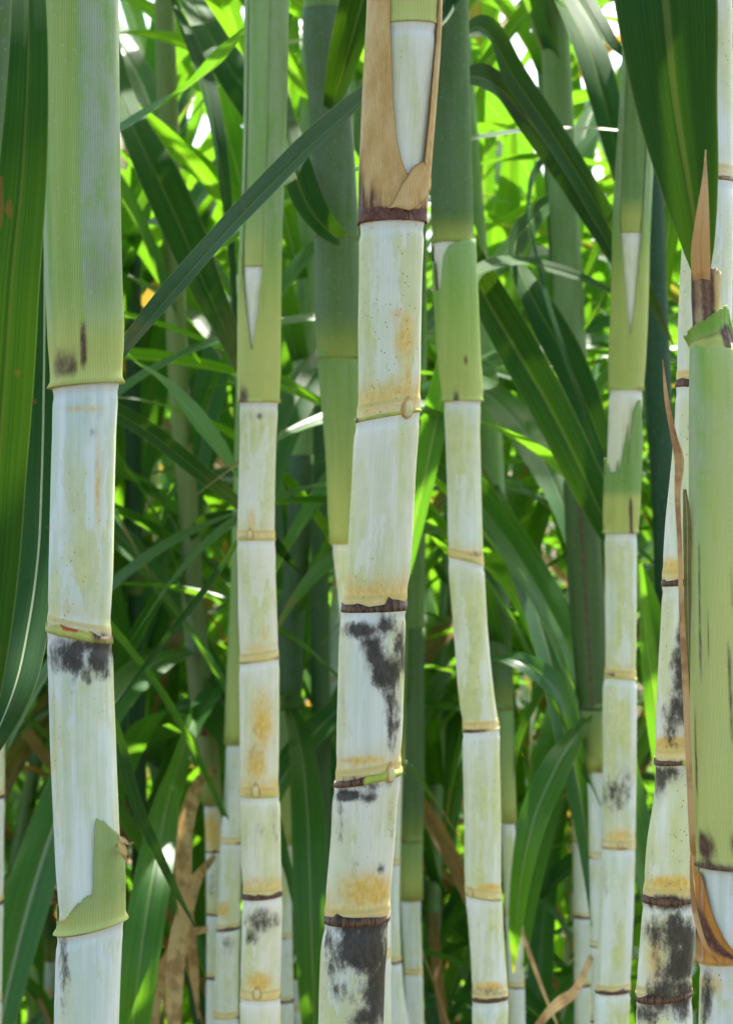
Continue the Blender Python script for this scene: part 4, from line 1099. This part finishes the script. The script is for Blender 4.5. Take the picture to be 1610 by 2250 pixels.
blade('S16', [(1172, -230, 3.2, 30), (1205, -80, 2.9, 66), (1245, 10, 2.75, 88), (1303, 130, 2.65, 92), (1345, 290, 2.6, 70), (1372, 430, 2.6, 36), (1385, 520, 2.6, 5)], normal=(0.39, -1, -0.03), color=(0.3, 0, 0, 1), fold=0.22, n=40)
blade('S5', [(1374, 128, 2.3, 26), (1345, 105, 2.32, 40), (1310, 50, 2.36, 56), (1268, -30, 2.42, 62), (1220, -140, 2.5, 50), (1180, -260, 2.6, 6)], normal=(0.39, -1, -0.02), color=(0.4, 0, 0.05, 1), fold=0.4, n=30)
blade('S4', [(1030, 640, 2.16, 26), (1050, 600, 2.3, 44), (1112, 575, 2.4, 56), (1190, 582, 2.5, 46), (1270, 606, 2.5, 38), (1340, 640, 2.52, 28), (1440, 700, 2.58, 4)], normal=(0, -0.7, 0.8), color=(0.2, 0, 0.2, 1), fold=0.2, n=36)
blade('S4', [(1000, 455, 2.14, 30), (1022, 540, 2.35, 66), (1060, 640, 2.45, 94), (1130, 762, 2.5, 106), (1210, 900, 2.5, 106), (1285, 1050, 2.5, 92), (1350, 1190, 2.55, 58), (1405, 1310, 2.6, 5)], normal=(0.585, -1, -0.015), color=(0.1, 0, 0.1, 1), fold=0.25, n=50)
blade('S16', [(1240, 420, 3.2, 26), (1170, 480, 2.95, 50), (1140, 590, 2.75, 76), (1190, 690, 2.7, 86), (1250, 800, 2.7, 86), (1300, 920, 2.7, 76), (1345, 1050, 2.7, 52), (1390, 1190, 2.75, 5)], normal=(0.585, -1, -0.015), color=(0.35, 0, 0.05, 1), fold=0.25, n=50)
blade('S16', [(1225, 300, 3.2, 16), (1160, 420, 2.9, 28), (1172, 540, 2.7, 34), (1200, 660, 2.65, 34), (1238, 780, 2.62, 26), (1285, 910, 2.62, 4)], normal=(1.04, -0.7, -0.04), color=(1, 0, 0, 1), fold=0.3, n=34)
blade('S0', [(-70, 640, 1.36, 22), (60, 690, 1.65, 40), (180, 730, 2.0, 50), (290, 788, 2.25, 60), (370, 850, 2.35, 72), (440, 930, 2.4, 74), (500, 1012, 2.45, 52), (548, 1085, 2.5, 5)], normal=(0.1, -0.7, 0.9), color=(1, 0, 0.9, 1), fold=0.2, n=50, twist=-0.5)
blade('S0', [(-96, 790, 1.38, 20), (80, 830, 1.75, 34), (250, 902, 2.1, 40), (340, 958, 2.2, 42), (430, 1030, 2.3, 38), (520, 1104, 2.35, 26), (590, 1165, 2.4, 3)], normal=(0.13, -0.8, 0.02), color=(0.7, 0, 0.1, 1), fold=0.3, n=44)
blade('S14', [(430, 1560, 3.3, 24), (392, 1690, 3.0, 50), (354, 1830, 2.75, 74), (330, 1960, 2.65, 84), (308, 2110, 2.6, 84), (292, 2260, 2.6, 76), (284, 2420, 2.62, 30), (282, 2500, 2.63, 4)], normal=(0.13, -1, -0.03), color=(0.4, 0, 0.5, 1), fold=0.15, n=44)
blade('S0', [(-120, 1330, 1.4, 16), (60, 1400, 1.7, 24), (190, 1490, 1.85, 30), (258, 1630, 1.95, 34), (300, 1770, 2.0, 32), (345, 1870, 2.05, 26), (395, 1975, 2.1, 14), (430, 2040, 2.1, 2)], normal=(0.78, -0.9, -0.03), color=(0.9, 0, 0, 1), fold=0.35, n=44)
blade('S14', [(418, 1182, 3.36, 16), (440, 1156, 3.3, 32), (480, 1142, 3.2, 38), (530, 1142, 3.1, 38), (600, 1190, 3.0, 30), (660, 1260, 3.0, 4)], normal=(0, -0.8, 0.02), color=(0.1, 0, 0.1, 1), fold=0.4, n=30)
blade('S5b', [(1300, 1690, 2.82, 26), (1262, 1590, 2.75, 60), (1205, 1495, 2.7, 66), (1145, 1455, 2.7, 52), (1080, 1448, 2.75, 30), (1030, 1470, 2.8, 4)], normal=(0.2, -0.8, 0.8), color=(1, 0, 0.5, 1), fold=0.2, n=36)
blade('S5b', [(1300, 1560, 2.82, 30), (1262, 1622, 2.72, 50), (1215, 1700, 2.65, 66), (1172, 1800, 2.62, 66), (1146, 1920, 2.62, 50), (1132, 2050, 2.65, 30), (1128, 2140, 2.68, 4)], normal=(-0.39, -1, -0.01), color=(0.4, 0, 0.6, 1), fold=0.18, n=40)
blade('S4', [(1000, 640, 2.16, 26), (985, 770, 2.35, 50), (962, 900, 2.45, 64), (932, 1050, 2.5, 64), (900, 1200, 2.55, 50), (872, 1330, 2.6, 26), (860, 1420, 2.6, 4)], normal=(-0.65, -1, -0.03), color=(0.9, 0, 0.8, 1), fold=0.2, n=40)
blade('S12', [(640, 1560, 3.28, 30), (664, 1660, 3.1, 60), (676, 1800, 3.0, 74), (682, 2000, 2.95, 74), (690, 2230, 2.95, 60), (694, 2400, 2.98, 8)], normal=(0.13, -1, -0.03), color=(0.4, 0, 0.5, 1), fold=0.15, n=40)
blade('S5', [(1404, 1240, 2.32, 16), (1420, 1400, 2.45, 40), (1440, 1560, 2.5, 52), (1456, 1700, 2.55, 44), (1466, 1860, 2.6, 5)], normal=(0.39, -1, -0.03), color=(0.6, 0, 0.6, 1), fold=0.2, n=30)

for path in ([(470, 1690, 3.35, 14), (428, 1740, 3.2, 34), (402, 1850, 3.12, 44), (404, 1990, 3.1, 40), (424, 2130, 3.1, 24), (436, 2240, 3.1, 3)],
             [(470, 1880, 3.35, 14), (420, 1960, 3.15, 34), (388, 2090, 3.05, 46), (380, 2230, 3.0, 40), (384, 2400, 3.0, 6)],
             [(455, 2040, 3.35, 14), (380, 2080, 3.15, 30), (340, 2190, 3.05, 38), (330, 2320, 3.0, 26), (332, 2420, 3.0, 4)]):
    blade('S14', path, normal=(0.3, -1, 0.1), color=(0, 0.9, 0.1, 1), fold=0.35, twist=0.3, n=30, name="dead_leaf")
for path in ([(1300, 2100, 2.8, 14), (1260, 2180, 2.7, 22), (1200, 2230, 2.6, 22), (1150, 2290, 2.6, 6)],
             [(1120, 1980, 3.2, 12), (1160, 2090, 3.1, 14), (1200, 2200, 3.1, 12), (1240, 2290, 3.1, 3)]):
    blade('S5b', path, normal=(0.3, -0.8, 0.6), color=(0, 1, 0.1, 1), fold=0.4, twist=0.6, n=30, name="dead_leaf")

# free blades of the farther stalks, arching through the gaps at every height
for kk, (key, nn) in enumerate((('S3b', 8), ('S4b', 8), ('S5b', 7), ('S10', 8), ('S12', 8), ('S13', 8), ('S14', 8), ('S16', 9), ('S17', 7), ('S18', 7))):
    _rt, _ax, _bs, _d = STALKS[key]
    _rs = random.Random(900 + kk)
    for ii in range(nn):
        zz = 0.55 + 1.55 * (ii + _rs.random()) / nn
        az = R(_rs.choice([0, 180]) + _rs.uniform(-25, 60) * 1.0) if ii % 3 else R(_rs.uniform(30, 150))
        P, N = droop_path(_ax.p(zz), az, R(_rs.uniform(12, 35)), R(_rs.uniform(110, 172)), _rs.uniform(0.9, 1.45), _rs, drift=_rs.uniform(-.3, .5), power=_rs.uniform(0.8, 1.5))
        me = leaf_mesh(P, _rs.uniform(0.045, 0.068), N, n=30, fold=_rs.uniform(.15, .4), twist=_rs.uniform(-.8, .8), seed=kk * 50 + ii, base=_bs, mat=M_LEAF_FAR)
        link("leaf_blade", me, _rt, (_rs.uniform(0, 1), 0, _rs.uniform(0, 1), 1))

# ------------------------------------------------------------------ the field behind: prototypes copied plant by plant
def proto_axis(h, r, rs, lean):
    a = rs.uniform(0, 6.28)
    rows = []
    for i in range(6):
        t = i / 5
        rows.append((-0.03 + (h + 0.03) * t, lean * t ** 1.6 * math.cos(a) + 0.012 * math.sin(5 * t + a), lean * t ** 1.6 * math.sin(a) + 0.012 * math.cos(4 * t + a), r * (1.05 - 0.45 * t ** 3)))
    return Axis(rows, h)


def proto(seed, h, r, bare, nleaf, zleaf, lean, L=(0.9, 1.35), w=(0.050, 0.075), hang=(0, 0), col=(0.4, 0, 0, 1), step=0.19):
    """one cane plant at the origin: bare internodes below, sheathed above, blades in two opposite ranks, dead blades hanging low"""
    rs = random.Random(seed)
    ax = proto_axis(h, r, rs, lean)
    rt = bpy.data.objects.new("sugarcane_plant", None)
    C.objects.link(rt)
    b0 = Vector((0, 0, 0))
    z = 0.02
    k = 0
    while z < bare:
        z1 = min(z + step * rs.uniform(0.8, 1.2), bare + 0.02)
        it = make_internode(ax, b0, rt, z, z1, 0, 0, 14, 0.02, None, None, (rs.uniform(.3, .9), rs.uniform(.3, .9)), seed * 3 + k)
        z = z1
        k += 1
    nsh = max(2, int((h - bare) / 0.55))
    for i in range(nsh):
        z0 = bare + (h - bare) * i / nsh
        z1 = min(bare + (h - bare) * (i + 1.12) / nsh, h)
        make_sheath(ax, b0, rt, z0, z1, nth=16, ns=8, gap=0.001 + 0.0008 * (i % 2), flare=0.001, color=col, seed=seed + i, thick=0, overlap=0.001, mat=M_SHEATH_FAR,
                    paint=wrap_paint(0.7, rs.uniform(.3, .9), 0.8 if i == 0 else 0.3, 0.06, seed + i))
    az0 = rs.uniform(0, 6.28)
    for i in range(nleaf):
        t = i / max(1, nleaf - 1)
        zz = zleaf + (h - 0.03 - zleaf) * t
        az = az0 + math.pi * (i % 2) + rs.uniform(-0.7, 0.7)
        LL = rs.uniform(*L)
        low = 1 - t
        ph1 = R(rs.uniform(60, 110) + 55 * low + rs.uniform(0, 25))
        P, N = droop_path(ax.p(zz), az, R(rs.uniform(10, 32) + 12 * low), min(ph1, R(176)), LL, rs, drift=rs.uniform(-0.5, 0.5), power=rs.uniform(1.0, 2.0))
        me = leaf_mesh(P, rs.uniform(*w), N, n=18, fold=rs.uniform(.15, .45), twist=rs.uniform(-1.1, 1.1), wave=0.12, seed=seed * 17 + i, us=US[::2], mat=M_LEAF_FAR)
        link("leaf_blade", me, rt, (rs.uniform(0, 1), 0.0 if rs.random() > 0.06 else rs.uniform(.3, .9), rs.uniform(0.0, 0.9), 1))
    for i in range(rs.randint(*hang)):
        zz = rs.uniform(0.35, bare + 0.25)
        P, N = droop_path(ax.p(zz), rs.uniform(0, 6.28), R(rs.uniform(30, 70)), R(rs.uniform(165, 178)), rs.uniform(0.5, 0.9), rs, drift=rs.uniform(-0.6, 0.6), power=0.5)
        me = leaf_mesh(P, rs.uniform(0.018, 0.034), N, n=16, fold=rs.uniform(.3, .7), twist=rs.uniform(-2.5, 2.5), wave=0.3, seed=seed * 19 + i, us=US[::2], mat=M_LEAF_FAR)
        link("dead_leaf", me, rt, (0, rs.uniform(.8, 1.0), 0.3, 1))
    return rt


def copy_plant(src, loc, rz, sc):
    r = src.copy()
    C.objects.link(r)
    r.location = loc
    r.rotation_euler = (0, 0, rz)
    r.scale = (sc, sc, sc)
    for ch in src.children:
        c = ch.copy()
        C.objects.link(c)
        c.parent = r
        q = RNG.uniform(-0.3, 0.3)
        c.color = (max(0, min(1, ch.color[0] + q)), ch.color[1], ch.color[2], 1)
    return r


PROTOS = [
    proto(101, 2.6, 0.0155, 1.10, 13, 1.05, 0.25, hang=(2, 3), col=(0.6, 0, 0, 1)),
    proto(102, 2.4, 0.0145, 0.85, 13, 0.80, 0.35, hang=(2, 3), col=(0.85, 0, 0, 1)),
    proto(103, 2.75, 0.0165, 1.20, 13, 1.15, 0.15, hang=(2, 4), col=(0.4, 0.1, 0, 1)),
    proto(104, 1.9, 0.0125, 0.50, 14, 0.45, 0.30, L=(1.0, 1.4), w=(0.054, 0.082), hang=(1, 2), col=(0.8, 0, 0, 1)),
    proto(105, 1.45, 0.0100, 0.25, 13, 0.25, 0.25, L=(0.8, 1.25), w=(0.044, 0.066), hang=(1, 2), col=(0.6, 0, 0, 1)),
    proto(106, 2.15, 0.0140, 0.60, 14, 0.55, 0.20, L=(1.0, 1.4), w=(0.054, 0.082), hang=(1, 3), col=(0.7, 0, 0, 1)),
]
used = set()
placed = []
rp = random.Random(5)


def field(n, y0, y1, half, kinds, mind, sc=(0.9, 1.1)):
    tries = 0
    k = 0
    while k < n and tries < 6000:
        tries += 1
        y = rp.uniform(y0, y1)
        hw = half + 0.21 * y
        x = rp.uniform(-hw, hw)
        if any((x - a) ** 2 + (y - b) ** 2 < mind ** 2 for a, b in placed):
            continue
        placed.append((x, y))
        i = rp.choice(kinds)
        if i not in used:
            used.add(i)
            o = PROTOS[i]
            o.location = (x, y, 0)
            o.rotation_euler = (0, 0, rp.uniform(0, 6.28))
        else:
            o = copy_plant(PROTOS[i], (x, y, 0), rp.uniform(0, 6.28), rp.uniform(*sc))
        o["category"] = "sugarcane"
        px = CX + FPX * x / y
        gap = ("beyond the thick pale cane", "between the thick pale cane and the ivory one", "between the ivory cane and the central one",
               "between the central cane and the slim V-slit cane", "beyond the green sheathed cane in front")[int(np.searchsorted([110, 530, 800, 1330], px))]
        kind = ("tall cane", "tall cane", "tall cane", "leafy cane", "young leafy shoot", "leafy cane")[i]
        deep = "far blurred" if y > 5.0 else "blurred green"
        o["label"] = f"{deep} {kind} {gap}"
        o["group"] = f"{deep} {kind}s {gap}"
        k += 1


field(23, 3.7, 5.0, 0.6, [0, 1, 2, 3, 3, 4, 4, 5, 5], 0.18)
field(14, 3.5, 5.0, 0.1, [4, 3], 0.15, (0.8, 1.05))
field(8, 5.0, 6.2, 0.4, [0, 1, 2, 3, 5, 5], 0.22, (0.95, 1.15))
field(26, 5.0, 8.4, 0.6, [4], 0.26, (0.8, 1.1))


def thicket(nb):
    """the cane beyond, which reads as one green mass"""
    rs = random.Random(91)
    Vs, Qs, Us = [], [], []
    off = 0
    us = US[::3]
    q = grid_quads(11, len(us), True)
    for i in range(nb):
        y = rs.uniform(8.6, 12.0)
        hw = 2.2 + 0.28 * y
        c = Vector((rs.uniform(-hw, hw), y, rs.uniform(0.15, 2.35)))
        P, N = droop_path(c, rs.uniform(0, 6.28), R(rs.uniform(5, 40)), R(rs.uniform(70, 175)), rs.uniform(0.8, 1.4), rs, n=7, drift=rs.uniform(-.5, .5), power=rs.uniform(1, 2))
        v, u = leaf_mesh(P, rs.uniform(0.05, 0.085), N, n=11, fold=.3, twist=rs.uniform(-1, 1), seed=i, us=us, arrays=True)
        Vs.append(v); Us.append(u); Qs.append(q + off)
        off += len(v)
    V = np.concatenate(Vs)
    o = link("cane_thicket", mesh_from("cane_thicket", V, np.concatenate(Qs), M_LEAF_FAR, np.concatenate(Us), np.zeros_like(V)), None, (0.3, 0, 0.4, 1))
    o["kind"] = "stuff"
    o["label"] = "far mass of green cane leaves closing off the field"
    o["category"] = "cane thicket"

    # low shoots and ground leaves below the canes
    Vs, Qs, Us = [], [], []
    off = 0
    for i in range(800):
        y = rs.uniform(3.9, 9.5)
        hw = 0.5 + 0.22 * y
        c = Vector((rs.uniform(-hw, hw), y, 0.0))
        P, N = droop_path(c, rs.uniform(0, 6.28), R(rs.uniform(5, 35)), R(rs.uniform(60, 165)), rs.uniform(0.5, 1.1), rs, n=7, drift=rs.uniform(-.5, .5), power=rs.uniform(1, 2))
        v, u = leaf_mesh(P, rs.uniform(0.030, 0.055), N, n=11, fold=.3, twist=rs.uniform(-1, 1), seed=i, us=us, arrays=True)
        Vs.append(v); Us.append(u); Qs.append(q + off)
        off += len(v)
    V = np.concatenate(Vs)
    o = link("undergrowth", mesh_from("undergrowth", V, np.concatenate(Qs), M_LEAF_FAR, np.concatenate(Us), np.zeros_like(V)), None, (0.3, 0, 0.4, 1))
    o["kind"] = "stuff"
    o["label"] = "low tangle of green leaves covering the soil under the canes"
    o["category"] = "undergrowth"

thicket(2300)

# ------------------------------------------------------------------ ground and litter
def ground():
    n = 61
    g = np.linspace(-1, 1, n)
    g = np.sign(g) * np.abs(g) ** 2.5 * 80
    X, Y = np.meshgrid(g, g, indexing='xy')
    Z = np.zeros_like(X)
    for i in range(n):
        for j in range(n):
            Z[i, j] = 0.02 * mnoise.noise(Vector((X[i, j] * 1.7, Y[i, j] * 1.7, 0)))
    V = np.stack([X, Y + 4, Z - 0.02], -1)
    me = mesh_from("ground", V, grid_quads(n, n), M_SOIL)
    o = link("ground", me)
    o["kind"] = "structure"

ground()


def litter(n):
    rs = random.Random(77)
    Vs, Qs, Us, Ms = [], [], [], []
    off = 0
    us = US[::3]
    for i in range(n):
        y = rs.uniform(0.6, 8.5)
        hw = 0.8 + 0.25 * y
        x = rs.uniform(-hw, hw)
        az = rs.uniform(0, 6.28)
        L = rs.uniform(0.3, 0.8)
        P = []
        for k in range(7):
            t = k / 6
            a = az + 0.7 * t * rs.uniform(-1, 1)
            P.append((x + math.cos(a) * L * (t - .5), y + math.sin(a) * L * (t - .5), 0.015 + 0.05 * rs.random() + 0.05 * math.sin(3.1 * t) * rs.random()))
        v, u = leaf_mesh(P, rs.uniform(0.015, 0.035), (0.2, 0.1, 1), n=10, fold=0.4, twist=rs.uniform(-2, 2), wave=0.3, seed=i, us=us, arrays=True)
        Vs.append(v); Us.append(u); Qs.append(grid_quads(10, len(us), True) + off)
        off += len(v)
    V = np.concatenate(Vs)
    me = mesh_from("leaf_litter", V, np.concatenate(Qs), M_LEAF_FAR, np.concatenate(Us), np.zeros_like(V))
    o = link("leaf_litter", me, None, (0, 1, 0.3, 1))
    o["kind"] = "stuff"
    o["label"] = "brown dead leaves strewn over the ground between the canes"
    o["category"] = "leaf litter"

litter(420)
